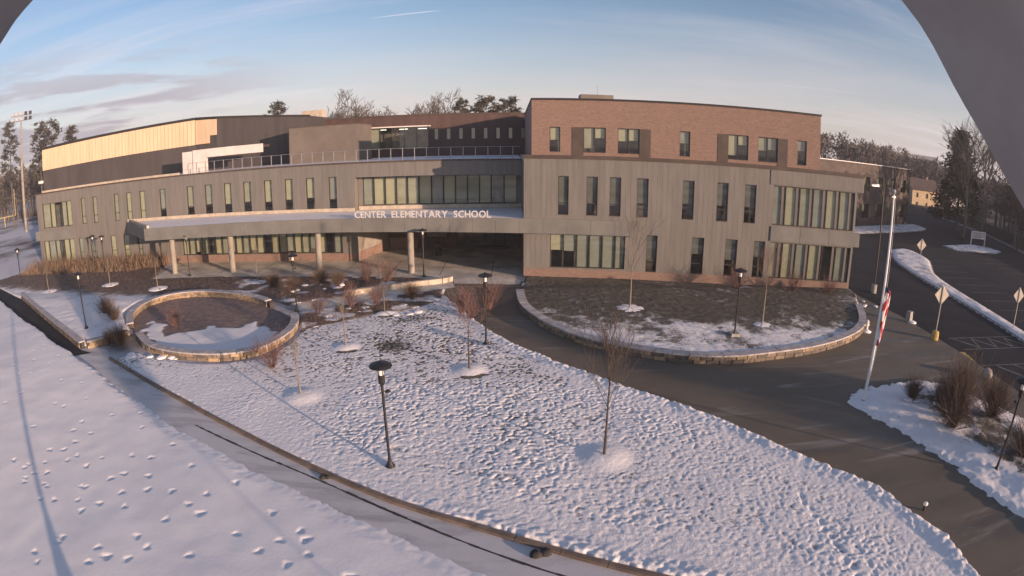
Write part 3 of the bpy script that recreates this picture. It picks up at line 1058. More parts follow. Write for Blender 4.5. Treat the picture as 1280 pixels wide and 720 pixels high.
def window(parent, Yf, x0, x1, z0, z1, cuts=(), blinds=(1.0,), fr=0.06, off=0.0, dep=0.16, bar=None, sill=True, blind_mat='blind'):
    """a window: the frame with mullions is the part; panes and blinds its sub-parts"""
    Y = lambda x: Yf(x) + off + dep
    f = MB()

    def bx(a, c, p, q, y0=-0.04, y1=0.05):
        f.hexa([(a, Y(a) + y0, p), (c, Y(c) + y0, p), (c, Y(c) + y1, p), (a, Y(a) + y1, p), (a, Y(a) + y0, q), (c, Y(c) + y0, q), (c, Y(c) + y1, q), (a, Y(a) + y1, q)])
    e = 0.004
    bx(x0 + e, x0 + fr, z0 + fr, z1 - fr); bx(x1 - fr, x1 - e, z0 + fr, z1 - fr)
    bx(x0 + e, x1 - e, z0 + e, z0 + fr); bx(x0 + e, x1 - e, z1 - fr, z1 - e)
    for c in cuts:
        bx(c - fr * 0.55, c + fr * 0.55, z0 + fr, z1 - fr, -0.05, 0.06)
    if bar:
        bx(x0 + fr, x1 - fr, bar - 0.035, bar + 0.035, -0.03, 0.04)
    w = f.build('window', M['frame'], parent)
    if sill:
        s = MB()
        a, c = x0 + 0.004, x1 - 0.004
        ya, yc = Yf(a) + off, Yf(c) + off
        s.hexa([(a, ya - 0.04, z0 + 0.002), (c, yc - 0.04, z0 + 0.002), (c, yc + dep - 0.045, z0 + 0.002), (a, ya + dep - 0.045, z0 + 0.002), (a, ya - 0.04, z0 + 0.03), (c, yc - 0.04, z0 + 0.03), (c, yc + dep - 0.045, z0 + 0.05), (a, ya + dep - 0.045, z0 + 0.05)])
        s.build('sill', M['bronze'], w)
    ed = [x0] + list(cuts) + [x1]
    for i in range(len(ed) - 1):
        a, c = ed[i] + fr * 0.7, ed[i + 1] - fr * 0.7
        p = MB()
        p.hexa([(a, Y(a), z0 + fr * .8), (c, Y(c), z0 + fr * .8), (c, Y(c) + 0.012, z0 + fr * .8), (a, Y(a) + 0.012, z0 + fr * .8), (a, Y(a), z1 - fr * .8), (c, Y(c), z1 - fr * .8), (c, Y(c) + 0.012, z1 - fr * .8), (a, Y(a) + 0.012, z1 - fr * .8)])
        p.build('pane', M['glass'], w)
        bl = blinds[i % len(blinds)]
        if 0.3 < bl < 0.95:
            bl += 0.16 * (((abs(a) * 3.7 + z0) % 1.0) - 0.5)
        if bl > 0:
            zb = z1 - fr - (z1 - z0 - 2 * fr) * bl
            q = MB()
            g = 0.04
            q.hexa([(a + g, Y(a) + 0.10, zb), (c - g, Y(c) + 0.10, zb), (c - g, Y(c) + 0.115, zb), (a + g, Y(a) + 0.115, zb), (a + g, Y(a) + 0.10, z1 - fr), (c - g, Y(c) + 0.10, z1 - fr), (c - g, Y(c) + 0.115, z1 - fr), (a + g, Y(a) + 0.115, z1 - fr)])
            bm_ = blind_mat if blind_mat != 'blind' else ('blind', 'blind_b', 'blind', 'blind_c')[int(abs(a) * 7.3 + z0 * 3.1) % 4]
            q.build('blind', M[bm_], w)
    return w


def back_wall(parent, Yf, x0, x1, z0, z1, off, name='interior_wall'):
    b = MB()
    xs = list(np.linspace(x0, x1, max(2, int((x1 - x0) / 3))))
    for a, c in zip(xs[:-1], xs[1:]):
        b.face([(a, Yf(a) + off, z0), (c, Yf(c) + off, z0), (c, Yf(c) + off, z1), (a, Yf(a) + off, z1)])
        for z in (4.55, z1 - 0.02):
            if z0 < z < z1:
                b.face([(a, Yf(a) + 0.45, z), (c, Yf(c) + 0.45, z), (c, Yf(c) + off, z), (a, Yf(a) + off, z)])
    return b.build(name, M['interior'], parent)


def band(name, Yf, x0, x1, z0, z1, out, back, material, parent, n=12):
    """a cornice or coping following the plan"""
    b = MB()
    xs = list(np.linspace(x0, x1, n))
    for a, c in zip(xs[:-1], xs[1:]):
        b.hexa([(a, Yf(a) - out, z0), (c, Yf(c) - out, z0), (c, Yf(c) + back, z0), (a, Yf(a) + back, z0), (a, Yf(a) - out, z1), (c, Yf(c) - out, z1), (c, Yf(c) + back, z1), (a, Yf(a) + back, z1)])
    return b.build(name, material, parent)


school = thing('school_building', 'curved school in grey metal and brick with entrance canopy and raised sign letters', 'building', (-15, 56, 0))
school.location = (0, 0, 0)

# ---------------- right wing
pr = lambda l: [(l[i], l[i + 1]) for i in range(0, len(l), 2)]
r_up = pr([3.87, 4.75, 6.24, 7.17, 8.17, 9.11, 10.45, 11.41, 14.3, 15.29, 17.26, 18.23, 19.68, 20.69])
r_lo = pr([11.41, 12.33, 15.3, 16.35, 18.22, 19.29, 20.77, 21.76])
ops = [(a, c, 5.5, 8.8) for a, c in r_up] + [(a, c, 0.82, 4.0) for a, c in r_lo]
ops += [(3.25, 9.6, 0.95, 3.86), (22.25, 29.9, 5.5, 8.9), (22.25, 29.9, 0.85, 4.0)]
facade('wall', YR, 1.0, 30.1, 0.8, 10.25, ops, M['zinc'], school)
ops_pl = []
facade('plinth', YR, 1.0, 30.1, -0.05, 0.8, [], M['brick'], school, off=-0.02)
ribs(YR, 1.15, 30.0, 0.85, 10.2, ops + [(22.1, 30.2, 3.9, 5.6), (0.9, 11.2, 3.7, 5.3)], school)
for i, (a, c) in enumerate(r_up):
    window(school, YR, a, c, 5.5, 8.8, blinds=(0.68 if i < 4 else 0.6,), bar=6.5, blind_mat='blind_grey')
for i, (a, c) in enumerate(r_lo):
    window(school, YR, a, c, 0.82, 4.0, blinds=((0.7, 0.45, 0.6, 0.4)[i],), bar=1.75, blind_mat='blind_grey')
window(school, YR, 3.25, 9.6, 0.95, 3.86, cuts=(4.37, 5.51, 6.59, 7.68, 8.78), blinds=(0.55, 0.55, 1, 1, 1, 1))
window(school, YR, 22.25, 29.9, 5.5, 8.9, cuts=(23.4, 24.72, 25.98, 27.24, 28.52), blinds=(1.0,))
window(school, YR, 22.25, 29.9, 0.85, 4.0, cuts=(23.45, 24.70, 25.93, 27.2, 28.52), blinds=(1, 1, 1, 1, 0, 1))
# dark strips standing in for the shadow beside each big window light
for zz0, zz1 in ((5.56, 8.84), (0.91, 3.94)):
    for c in (23.4, 24.72, 25.98, 27.24, 28.52, 29.78):
        b = MB()
        b.hexa([(c - 0.40, YR(c) + 0.20, zz0), (c - 0.06, YR(c) + 0.20, zz0), (c - 0.06, YR(c) + 0.24, zz0), (c - 0.40, YR(c) + 0.24, zz0), (c - 0.40, YR(c) + 0.20, zz1), (c - 0.06, YR(c) + 0.20, zz1), (c - 0.06, YR(c) + 0.24, zz1), (c - 0.40, YR(c) + 0.24, zz1)])
        b.build('window_shade_strip', M['dark_clad'], school)
back_wall(school, YR, 1.3, 30.0, 0.3, 10.0, 2.4)
for a, c in ((22.15, 24.85), (24.88, 27.6), (27.63, 30.62)):
    b = MB()
    b.hexa([(a, YR(a) - 0.10, 4.12), (c, YR(c) - 0.10, 4.12), (c, YR(c) + 0.05, 4.12), (a, YR(a) + 0.05, 4.12), (a, YR(a) - 0.10, 5.38), (c, YR(c) - 0.10, 5.38), (c, YR(c) + 0.05, 5.38), (a, YR(a) + 0.05, 5.38)])
    b.build('spandrel_panel', M['panel'], school)
b = MB()
b.face([(30.1, YR(30.1), 0), (32.0, 64, 0), (32.0, 64, 10.25), (30.1, YR(30.1), 10.25)])
b.build('side_wall', M['zinc'], school)
b = MB()
b.face([(1.0, YR(1.0), 0), (1.0, YR(1.0), 10.25), (1.0, 64, 10.25), (1.0, 64, 0)])
b.build('side_wall', M['zinc'], school)
band('eaves', YR, 21.9, 30.7, 8.98, 10.22, 0.06, 0.05, M['zinc'], school, 6)
ribs(YR, 22.1, 30.6, 9.0, 10.2, [], school, off=-0.06)
band('cornice', YR, 0.92, 30.75, 10.255, 10.56, 0.09, 0.6, M['bronze'], school, 20)
b = MB()
P = [(x, YR(x) + 0.4) for x in np.linspace(0.95, 30.6, 12)] + [(32, 64), (0.95, 64)]
b.prism(P, 10.0, 10.30)
b.build('roof', M['roof'], school)
# brick third storey
YB = lambda x: YR(x) + 0.10
bz0, bz1 = 10.83, 12.95
groups = [(3.14, 4.02, None), (4.99, 7.8, 'l'), (8.8, 11.53, 'r'), (13.97, 14.85, None), (17.2, 19.88, 'l'), (20.76, 23.38, 'r'), (24.3, 25.14, None)]
bops = [(a, c, bz0, bz1) for a, c, _ in groups]
facade('brick_wall', YB, 1.64, 26.4, 10.56, 15.25, bops, M['brick'], school, depth=0.25)
for i, (a, c, k) in enumerate(groups):
    if k is None:
        window(school, YB, a, c, bz0, bz1, blinds=((0.5, 0, 0, 0.45, 0, 0, 0.35)[i],))
        continue
    pw = (c - a) * 0.345
    wa, wc = (a + pw, c) if k == 'l' else (a, c - pw)
    window(school, YB, wa, wc, bz0, bz1, cuts=((wa + wc) / 2,), blinds=((0.92, 0.42) if k == 'l' else (0.5, 0.42)))
    b = MB()
    pa, pc = (a, a + pw - 0.01) if k == 'l' else (c - pw + 0.01, c)
    b.hexa([(pa, YB(pa) - 0.03, 10.57), (pc, YB(pc) - 0.03, 10.57), (pc, YB(pc) + 0.2, 10.57), (pa, YB(pa) + 0.2, 10.57), (pa, YB(pa) - 0.03, bz1), (pc, YB(pc) - 0.03, bz1), (pc, YB(pc) + 0.2, bz1), (pa, YB(pa) + 0.2, bz1)])
    b.build('infill_panel', M['bronze'], school)
back_wall(school, YB, 1.8, 26.3, 10.6, 15.0, 2.2)
b = MB()
b.face([(26.4, YB(26.4), 10.3), (27.5, 70, 10.3), (27.5, 70, 15.25), (26.4, YB(26.4), 15.25)])
b.face([(1.64, YB(1.64), 10.3), (1.64, YB(1.64), 15.25), (1.64, 75.0, 15.25), (1.64, 75.0, 10.3)])
b.face([(1.64, 75.0, 10.3), (1.64, 75.0, 15.25), (27.5, 70, 15.25), (27.5, 70, 10.3)])
b.build('brick_side_wall', M['brick'], school)
b = MB()
P = [(x, YB(x) + 0.05) for x in np.linspace(1.66, 26.38, 10)] + [(27.4, 69.9), (1.66, 74.9)]
b.prism(P, 15.0, 15.2)
b.build('roof', M['roof'], school)
band('parapet_coping', YB, 1.58, 26.47, 15.252, 15.42, 0.06, 0.35, M['coping'], school, 14)
b = MB(); b.box(1.58, 1.95, YB(1.6) + 0.36, 75.05, 15.252, 15.42); b.build('parapet_coping', M['coping'], school)
b = MB(); b.box(7.0, 10.4, 59, 61, 15.2, 16.75); b.build('roof_unit', M['tan_clad'], school)
b = MB(); b.tube([(8.8, 59.5, 16.75), (8.8, 59.5, 17.8)], 0.03, 5); b.build('antenna', M['galv'], school)

# ---------------- left wing
l_up = pr([-53.85, -53.01, -51.67, -50.79, -47.87, -46.97, -45.76, -44.82, -43.58, -42.61, -40.42, -39.44, -36.36, -35.33, -33.81, -32.76, -31.19, -30.18, -28.67, -27.65, -26.05, -25.07, -23.53, -22.58, -21.05, -20.08, -18.47, -17.58])
l_lo = pr([-54.91, -53.98, -52.77, -51.58, -49.04, -47.98, -46.8, -45.78, -44.45, -43.66])
ops = [(a, c, 5.4, 8.65) for a, c in l_up] + [(a, c, 0.95, 3.62) for a, c in l_lo]
ops += [(-61.6, -55.65, 5.35, 8.55), (-62.0, -55.7, 0.8, 3.62), (-37.5, -17.2, 0.86, 3.6)]
facade('wall', YL, -62.7, -15.6, 0.8, 9.9, ops, M['zinc'], school)
facade('plinth', YL, -62.7, -15.6, -0.05, 0.8, [], M['brick'], school, off=-0.02)
ribs(YL, -62.6, -15.7, 0.85, 9.85, ops + [(-63, -55.2, 3.7, 5.2), (-46.5, -15.0, 3.7, 5.6)], school, d=0.010)
for i, (a, c) in enumerate(l_up):
    window(school, YL, a, c, 5.4, 8.65, blinds=((1.0 if i < 5 else 0.7),), bar=6.35)
for a, c in l_lo:
    window(school, YL, a, c, 0.95, 3.62, blinds=(1.0,), bar=1.8)
window(school, YL, -61.6, -55.65, 5.35, 8.55, cuts=(-60.0, -59.0, -57.7, -56.7), blinds=(1, 1, 0, 1, 1))
window(school, YL, -62.0, -55.7, 0.8, 3.62, cuts=(-61.0, -59.6, -58.7, -57.9, -56.8), blinds=(1, 1, 1, 0, 1, 1))
rc = [-37.5]
while rc[-1] < -17.9:
    rc.append(rc[-1] + 0.92)
window(school, YL, -37.5, -17.2, 0.86, 3.6, cuts=tuple(rc[1:-1]), blinds=(1, 1, 0.9, 1, 0.0, 1, 1, 0.95))
back_wall(school, YL, -62.5, -16.0, 0.3, 9.6, 2.2)
band('spandrel_panel', YL, -63.4, -55.3, 3.75, 5.0, 0.10, 0.05, M['panel'], school, 4)
band('cornice', YL, -63.3, -15.4, 9.905, 10.05, 0.10, 0.5, M['bronze'], school, 30)
b = MB()
b.face([(-62.7, YL(-62.7), 0), (-62.7, YL(-62.7), 9.9), (-66, 70, 9.9), (-66, 70, 0)])
b.build('side_wall', M['zinc'], school)
b = MB()
P = [(x, YL(x) + 0.3) for x in np.linspace(-62.6, -15.6, 20)] + [(-15.5, YL(-15.6) + 0.3), (0.9, YL(-15.6) - 0.03)] + [(0.9, 76), (-30, 76), (-45, 68), (-66, 64)]
b.prism(P, 9.7, 9.98)
b.build('roof', M['snow'], school)
band('roof_kerb', YL, -61.5, -37.5, 10.055, 10.30, -0.15, 0.5, M['stone_ledge'], school, 12)
# recessed clerestory over the entrance and its deep fascia
YC = lambda x: YL(-15.6) + 1.15 + 0.02 * (x + 15)
YF = lambda x: YL(-15.6) - 0.02 * (x + 15.6)
cl = [-13.97, -12.79, -11.63, -10.48, -9.3, -8.04, -6.83, -5.63, -4.43, -3.24, -2.06, -0.79]
facade('clerestory_wall', YC, -15.58, 0.99, 4.9, 8.5, [(-15.1, 0.5, 5.55, 8.4)], M['zinc'], school)
window(school, YC, -15.1, 0.5, 5.55, 8.4, cuts=tuple(cl), blinds=(1.0,))
back_wall(school, YC, -15.4, 0.9, 5.0, 8.6, 1.8)
facade('fascia', YF, -15.6, 0.98, 8.5, 9.9, [], M['zinc'], school)
ribs(YF, -15.5, 0.9, 8.52, 9.88, [], school, d=0.010)
b = MB(); b.face([(-15.6, YF(-15.6), 8.5), (0.98, YF(0.98), 8.5), (0.98, YC(0.98), 8.5), (-15.6, YC(-15.6), 8.5)]); b.face([(-15.6, YF(-15.6), 4.9), (-15.6, YF(-15.6), 8.5), (-15.6, YC(-15.6), 8.5), (-15.6, YC(-15.6), 4.9)]); b.build('clerestory_reveal', M['zinc'], school)
band('cornice', YF, -15.38, 0.98, 9.905, 10.05, 0.10, 0.5, M['bronze'], school, 8)
band('roof_ledge', YC, -15.5, 0.95, 5.13, 5.5, 0.30, -0.02, M['stone_ledge'], school, 6)
band('roof_ledge', YL, -45.5, -15.7, 5.13, 5.48, 0.35, -0.02, M['stone_ledge'], school, 16)

# ---------------- canopy
CAN = smooth_poly([(-37.4, 48.9), (-27, 49.6), (-18, 49.9), (-9, 49.3), (0, 48.4), (10.6, 46.85)], 6, False)
CANY = lambda x: float(np.interp(x, [p[0] for p in CAN], [p[1] for p in CAN]))
b = MB()
xs = list(np.linspace(-37.3, 10.5, 30))
P = [(x, CANY(x) + 0.10) for x in xs]
back = [(10.5, YR(10.5) - 0.03), (1.0, YR(1.0) - 0.03), (0.95, 57.4), (-15.5, 57.0), (-15.7, YL(-15.7) - 0.02)] + [(x, YL(x) - 0.02) for x in np.linspace(-20, -45.6, 8)]
b.prism(P + back, 4.95, 5.10)
canopy = b.build('canopy', M['snow'], school)
b = MB()
b.prism(P + back, 3.93, 4.0, bottom=True)
b.build('canopy_soffit', M['soffit'], school)
fx = list(np.linspace(-37.4, 10.6, 25))
for a, c in zip(fx[:-1], fx[1:]):
    b = MB()
    a2, c2 = a + 0.008, c - 0.008
    b.hexa([(a2, CANY(a2), 3.9), (c2, CANY(c2), 3.9), (c2, CANY(c2) + 0.09, 3.9), (a2, CANY(a2) + 0.09, 3.9), (a2, CANY(a2), 5.16), (c2, CANY(c2), 5.16), (c2, CANY(c2) + 0.09, 5.16), (a2, CANY(a2) + 0.09, 5.16)])
    b.build('fascia_panel', M['panel'], canopy)
b = MB()
b.obox((-37.4, 48.95), (-45.8, YL(-45.8) - 0.05), 0.12, 3.9, 5.16)
b.build('fascia_panel', M['panel'], canopy)
b = MB(); b.obox((-37.1, 49.2), (-45.3, YL(-45.3) - 0.1), 0.30, 5.102, 5.42); b.build('roof_ledge', M['stone_ledge'], canopy)
b = MB(); b.obox((10.5, 46.95), (10.55, YR(10.5) - 0.04), 0.1, 3.9, 5.16); b.build('fascia_panel', M['panel'], canopy)
for (x, y) in ((-35.1, 50.8), (-27.9, 51.2), (-18.4, 51.6), (-9.1, 50.3)):
    b = MB()
    b.lathe([(0.30, 0.0), (0.30, 3.93)], (x, y, 0.02), 20)
    b.build('column', M['column'], school, smooth=False)

# raised letters standing on the canopy edge
TXT = 'CENTER ELEMENTARY SCHOOL'
sb = MB()
for a, c in zip(np.linspace(-14.2, -1.7, 13)[:-1], np.linspace(-14.2, -1.7, 13)[1:]):
    sb.hexa([(a, CANY(a) + 0.02, 5.165), (c, CANY(c) + 0.02, 5.165), (c, CANY(c) + 0.08, 5.165), (a, CANY(a) + 0.08, 5.165), (a, CANY(a) + 0.02, 5.21), (c, CANY(c) + 0.02, 5.21), (c, CANY(c) + 0.08, 5.21), (a, CANY(a) + 0.08, 5.21)])
sign = sb.build('sign_rail', M['galv'], school)
dg = bpy.context.evaluated_depsgraph_get()


def letter_mesh(ch):
    cu = bpy.data.curves.new('letter', 'FONT')
    cu.body = ch
    cu.size = 0.84
    cu.extrude = 0.05
    cu.offset = 0.014
    cu.resolution_u = 3
    o = bpy.data.objects.new('letter', cu)
    COL.objects.link(o)
    bpy.context.view_layer.update()
    me = bpy.data.meshes.new_from_object(o.evaluated_get(bpy.context.evaluated_depsgraph_get()))
    bpy.data.objects.remove(o)
    bpy.data.curves.remove(cu)
    me.name = 'letter'
    me.materials.clear()
    me.materials.append(M['letter'])
    return me


lm = {c: letter_mesh(c) for c in set(TXT) if c != ' '}
wid = {c: max(v.co.x for v in m.vertices) - min(v.co.x for v in m.vertices) for c, m in lm.items()}
lo = {c: min(v.co.x for v in m.vertices) for c, m in lm.items()}
tot = sum(wid[c] if c != ' ' else 0.42 for c in TXT) + 0.07 * (len(TXT) - 1)
sx = 12.25 / tot
cur = -14.05
for c in TXT:
    if c == ' ':
        cur += (0.42 + 0.07) * sx
        continue
    o = obj('letter', lm[c], sign)
    x = cur
    slope = (CANY(x + 0.4) - CANY(x - 0.4)) / 0.8
    o.location = (x - lo[c] * sx, CANY(x) + 0.0, 5.20)
    o.rotation_euler = (R(90), 0, math.atan(slope))
    o.scale = (sx, 1.0, 1.0)
    cur += (wid[c] + 0.07) * sx

# ---------------- entrance under the canopy
b = MB()
b.face([(-15.6, YL(-15.6), 0), (-13.8, 62.5, 0), (-13.8, 62.5, 3.95), (-15.6, YL(-15.6), 3.95)])
b.build('entrance_side_wall', M['concrete'], school)
b = MB(); b.obox((-15.58, 56.1), (-14.2, 61.2), 0.12, 0, 0.95, w2=0.10); b.build('entrance_plinth', M['brick'], school)
YE = lambda x: 62.5 - 0.03 * (x + 13.8)
facade('entrance_wall', YE, -13.8, 0.99, 0.0, 3.95, [(-9.5, -6.9, 1.2, 3.3), (-6.1, 0.6, 0.05, 3.5)], M['brown_clad'], school)
b = MB(); b.box(-13.6, -10.4, 62.2, 62.45, 0, 1.3); b.build('entrance_plinth', M['brick'], school)
window(school, YE, -9.5, -6.9, 1.2, 3.3, cuts=(-8.2,), blinds=(0.0,))
window(school, YE, -6.1, 0.6, 0.05, 3.5, cuts=(-5.1, -4.1, -3.0, -1.9, -0.8), blinds=(0.0,), bar=2.4, sill=False)
back_wall(school, YE, -13.5, 0.9, 0.0, 3.9, 3.0)
b = MB(); b.face([(-13.5, 62.6, 3.9), (0.9, 62.6, 3.9), (0.9, 65.4, 3.9), (-13.5, 65.4, 3.9)]); b.build('entrance_ceiling', M['interior'], school)
bn = thing('litter_bin', 'dark litter bin standing under the canopy near the entrance doors', 'bin', (-7.6, 58.2, 0.024))
b = MB(); b.lathe([(0.30, 0), (0.33, 0.05), (0.36, 1.0), (0.37, 1.05)], n=14); b.build('bin_body', M['black'], bn)
b = MB(); b.lathe([(0.38, 1.06), (0.34, 1.22), (0.15, 1.34)], n=14); b.build('bin_lid', M['frame'], bn)

# terrace railing on the left roof
rb = MB()
RL = smooth_poly([(-36.5, 57.4), (-30, 57.5), (-24, 57.4), (-17, 57.1), (-9, 56.9), (0.8, 56.5)], 5, False)
for a, c in zip(RL[:-1], RL[1:]):
    rb.tube([(*a, 11.22), (*c, 11.22)], 0.022, 4)
    rb.tube([(*a, 10.2), (*c, 10.2)], 0.018, 4)
rail = rb.build('railing', M['galv'], school)
pm = MB(); pm.box(-0.035, 0.035, -0.035, 0.035, 0, 1.24)
pme = pm.mesh('post', M['galv'])
for x, y in walk(RL, 1.22):
    obj('post', pme, rail, (x, y, 9.98))

# ---------------- gym hall and rear wings
gym = thing('gym_hall', 'tall dark sports hall with a glowing cream panel band along its top', 'building')
gz = lambda x: float(np.interp(x, [-69, -42, -38.4, -25.4], [16.45, 17.15, 16.9, 15.95]))
b = MB()
gp = [(-69, 62.8), (-42, 68.5), (-38.4, 68.2), (-25.4, 70), (-25.4, 100), (-75, 98)]
n = len(gp)
base = [(x, y, 0.0) for x, y in gp]
top = [(x, y, gz(x)) for x, y in gp]
for i in range(n):
    j = (i + 1) % n
    b.face([base[i], base[j], top[j], top[i]])
b.face(top)
b.build('wall', M['dark_clad'], gym)
b = MB()


def gline(a, c, z0a, z1a, z0c, z1c, out, mb, n=1):
    for k in range(n):
        t0, t1 = k / n, (k + 1) / n
        ax, ay = a[0] + (c[0] - a[0]) * t0, a[1] + (c[1] - a[1]) * t0
        cx, cy = a[0] + (c[0] - a[0]) * t1, a[1] + (c[1] - a[1]) * t1
        dx, dy = c[0] - a[0], c[1] - a[1]
        L = math.hypot(dx, dy)
        nx, ny = dy / L * out, -dx / L * out
        p0, p1 = z0a + (z0c - z0a) * t0, z0a + (z0c - z0a) * t1
        q0, q1 = z1a + (z1c - z1a) * t0, z1a + (z1c - z1a) * t1
        mb.hexa([(ax + nx, ay + ny, p0), (cx + nx, cy + ny, p1), (cx, cy, p1), (ax, ay, p0), (ax + nx, ay + ny, q0), (cx + nx, cy + ny, q1), (cx, cy, q1), (ax, ay, q0)])


NP = 46
for k in range(NP):
    t0, t1 = (k + 0.04) / NP, (k + 0.96) / NP
    A = lambda t: (-68.9 + 26.8 * t, 62.82 + 5.66 * t)
    z0 = lambda t: 13.15 + 0.42 * t
    z1 = lambda t: 16.22 + 0.72 * t
    gline(A(t0), A(t1), z0(t0), z1(t0), z0(t1), z1(t1), 0.16 + 0.03 * (k % 2), b)
kind(b.build('cream_panel_band', M['cream_clad'], gym), 'stuff')
b = MB()
for k in range(4):
    t0, t1 = (k + 0.03) / 4, (k + 0.97) / 4
    A = lambda t: (-42 + 2.4 * t, 68.46 - 0.2 * t)
    gline(A(t0), A(t1), 13.6, 16.9 - .13 * t0, 13.6, 16.9 - .13 * t1, 0.17, b)
gline((-39.58, 68.26), (-38.42, 68.17), 14.6, 16.76, 14.6, 16.68, 0.17, b)
b.build('cream_corner_panel', M['cream_clad'], gym)
b = MB()
gline((-69.1, 62.8), (-42, 68.5), 16.36, 16.62, 17.06, 17.30, 0.24, b); gline((-42, 68.5), (-38.4, 68.2), 17.06, 17.30, 16.82, 17.05, 0.24, b); gline((-38.4, 68.2), (-25.4, 70), 16.82, 17.05, 15.87, 16.08, 0.12, b)
b.build('roof_coping', M['coping'], gym)
lt = MB(); lt.box(-69.6, -69.0, 62.2, 62.8, 11.3, 11.7); lt.build('wall_light', M['white'], gym)
b = MB(); b.box(-31.2, -27.9, 82, 84, 15.6, 17.5); b.build('roof_unit', M['stone_ledge'], gym)

scr = thing('roof_screen', 'bright white angular frame standing on the flat roof before the gym', 'frame')
for (x0, x1, y0, y1, z0, z1) in ((-39.6, -38.1, 61, 61.5, 9.98, 12.62), (-37.95, -36.0, 60.9, 61.4, 9.98, 12.72), (-35.98, -33.3, 60.9, 61.4, 11.72, 12.72), (-33.28, -31.8, 60.92, 61.4, 11.72, 12.72), (-31.78, -28.3, 60.9, 61.4, 11.72, 12.70)):
    b = MB(); b.box(x0, x1, y0, y1, z0, z1); b.build('frame_panel', M['white_clad'], scr)
b = MB(); b.box(-35.9, -28.4, 61.4, 63.5, 12.3, 12.6); b.build('frame_roof', M['bronze'], scr)

pent = thing('stair_penthouse', 'plain taupe box penthouse on the roof between gym and rear wing', 'building')
b = MB(); b.box(-26.0, -17.3, 64, 70, 9.9, 14.25); b.build('wall', M['tan_clad'], pent)
b = MB(); b.box(-26.05, -17.25, 63.95, 70.05, 14.25, 14.38); b.build('coping', M['bronze'], pent)

rear = thing('rear_wing', 'dark brown rear wing with a glazed bay and a row of slit windows', 'building')
YW = lambda x: 76.0
slits = [(-10.25 + 1.63 * k, -9.7 + 1.63 * k, 12.15, 13.65) for k in range(8)]
facade('wall', YW, -27.5, 3.0, 0.0, 15.5, slits + [(-19.1, -11.0, 11.0, 13.95)], M['brown_clad'], rear)
for s in slits:
    window(rear, YW, *s, blinds=(0.9,), sill=False, fr=0.04)
window(rear, YW, -19.1, -11.0, 11.0, 13.95, cuts=(-17.6, -16.0, -14.3, -12.6), blinds=(0.95, 0, 0, 0, 0), sill=False)
back_wall(rear, YW, -27, 2.6, 9.9, 15.2, 3.0)
lm_, lt_, lb_, lo_ = mat_custom('lit_ceiling_panel')
lb_.inputs['Emission Color'].default_value = (1.0, 0.95, 0.75, 1); lb_.inputs['Emission Strength'].default_value = 2.0
for x in (-17.6, -14.6, -12.0):
    b = MB(); b.box(x - 0.55, x + 0.55, 77.0, 77.5, 13.70, 13.78); b.build('ceiling_light', lm_, rear)
b = MB(); b.prism([(-27.5, 76.02), (3, 76.02), (3, 100), (-27.5, 100)], 15.2, 15.5); b.build('roof', M['roof'], rear)
b = MB(); b.box(-27.5, 3.0, 75.9, 76.3, 15.5, 15.66); b.build('roof_coping', M['bronze'], rear)
b = MB(); b.box(-19.4, -10.7, 75.5, 76.0, 13.96, 14.12); b.build('bay_canopy', M['white_clad'], rear)
b = MB(); b.box(-20.75, -20.35, 75.8, 76.0, 13.2, 13.6); b.build('wall_light', M['white'], rear)

annex = thing('annex_building', 'two storey brown brick annex darkened as if in shade, right of the school', 'building')
aA, aB = Vector((46.0, 83.2)), Vector((84.6, 100.2))
ad = (aB - aA).normalized()
ang = math.atan2(ad.y, ad.x)
annex.location = (aA.x, aA.y, 0)
annex.rotation_euler = (0, 0, ang)
La = (aB - aA).length
Y0 = lambda x: 0.0
aw = []
for k in range(7):
    aw += [(4 + 5.6 * k, 6.6 + 5.6 * k, 6.6, 9.3), (4 + 5.6 * k, 6.6 + 5.6 * k, 1.4, 4.2)]
facade('wall', Y0, 0, La, 0, 11.4, aw, M['annex_brick_shaded'], annex)
for w_ in aw:
    window(annex, Y0, *w_, cuts=((w_[0] + w_[1]) / 2,), blinds=(0.5, 0.0), sill=False, fr=0.1)
back_wall(annex, Y0, 0.2, La - 0.2, 0.2, 11.2, 2.5)
b = MB(); b.face([(La, 0, 0), (La, 14, 0), (La, 14, 11.4), (La, 0, 11.4)]); b.build('side_wall', M['annex_brick_shaded'], annex)
b = MB(); b.box(-0.1, La + 0.1, -0.15, 14, 11.4, 11.65); b.build('roof', M['coping'], annex)
b = MB(); b.box(-0.05, La + 0.05, -0.1, 13.9, 11.65, 11.76); b.build('roof_snow', M['snow'], annex)


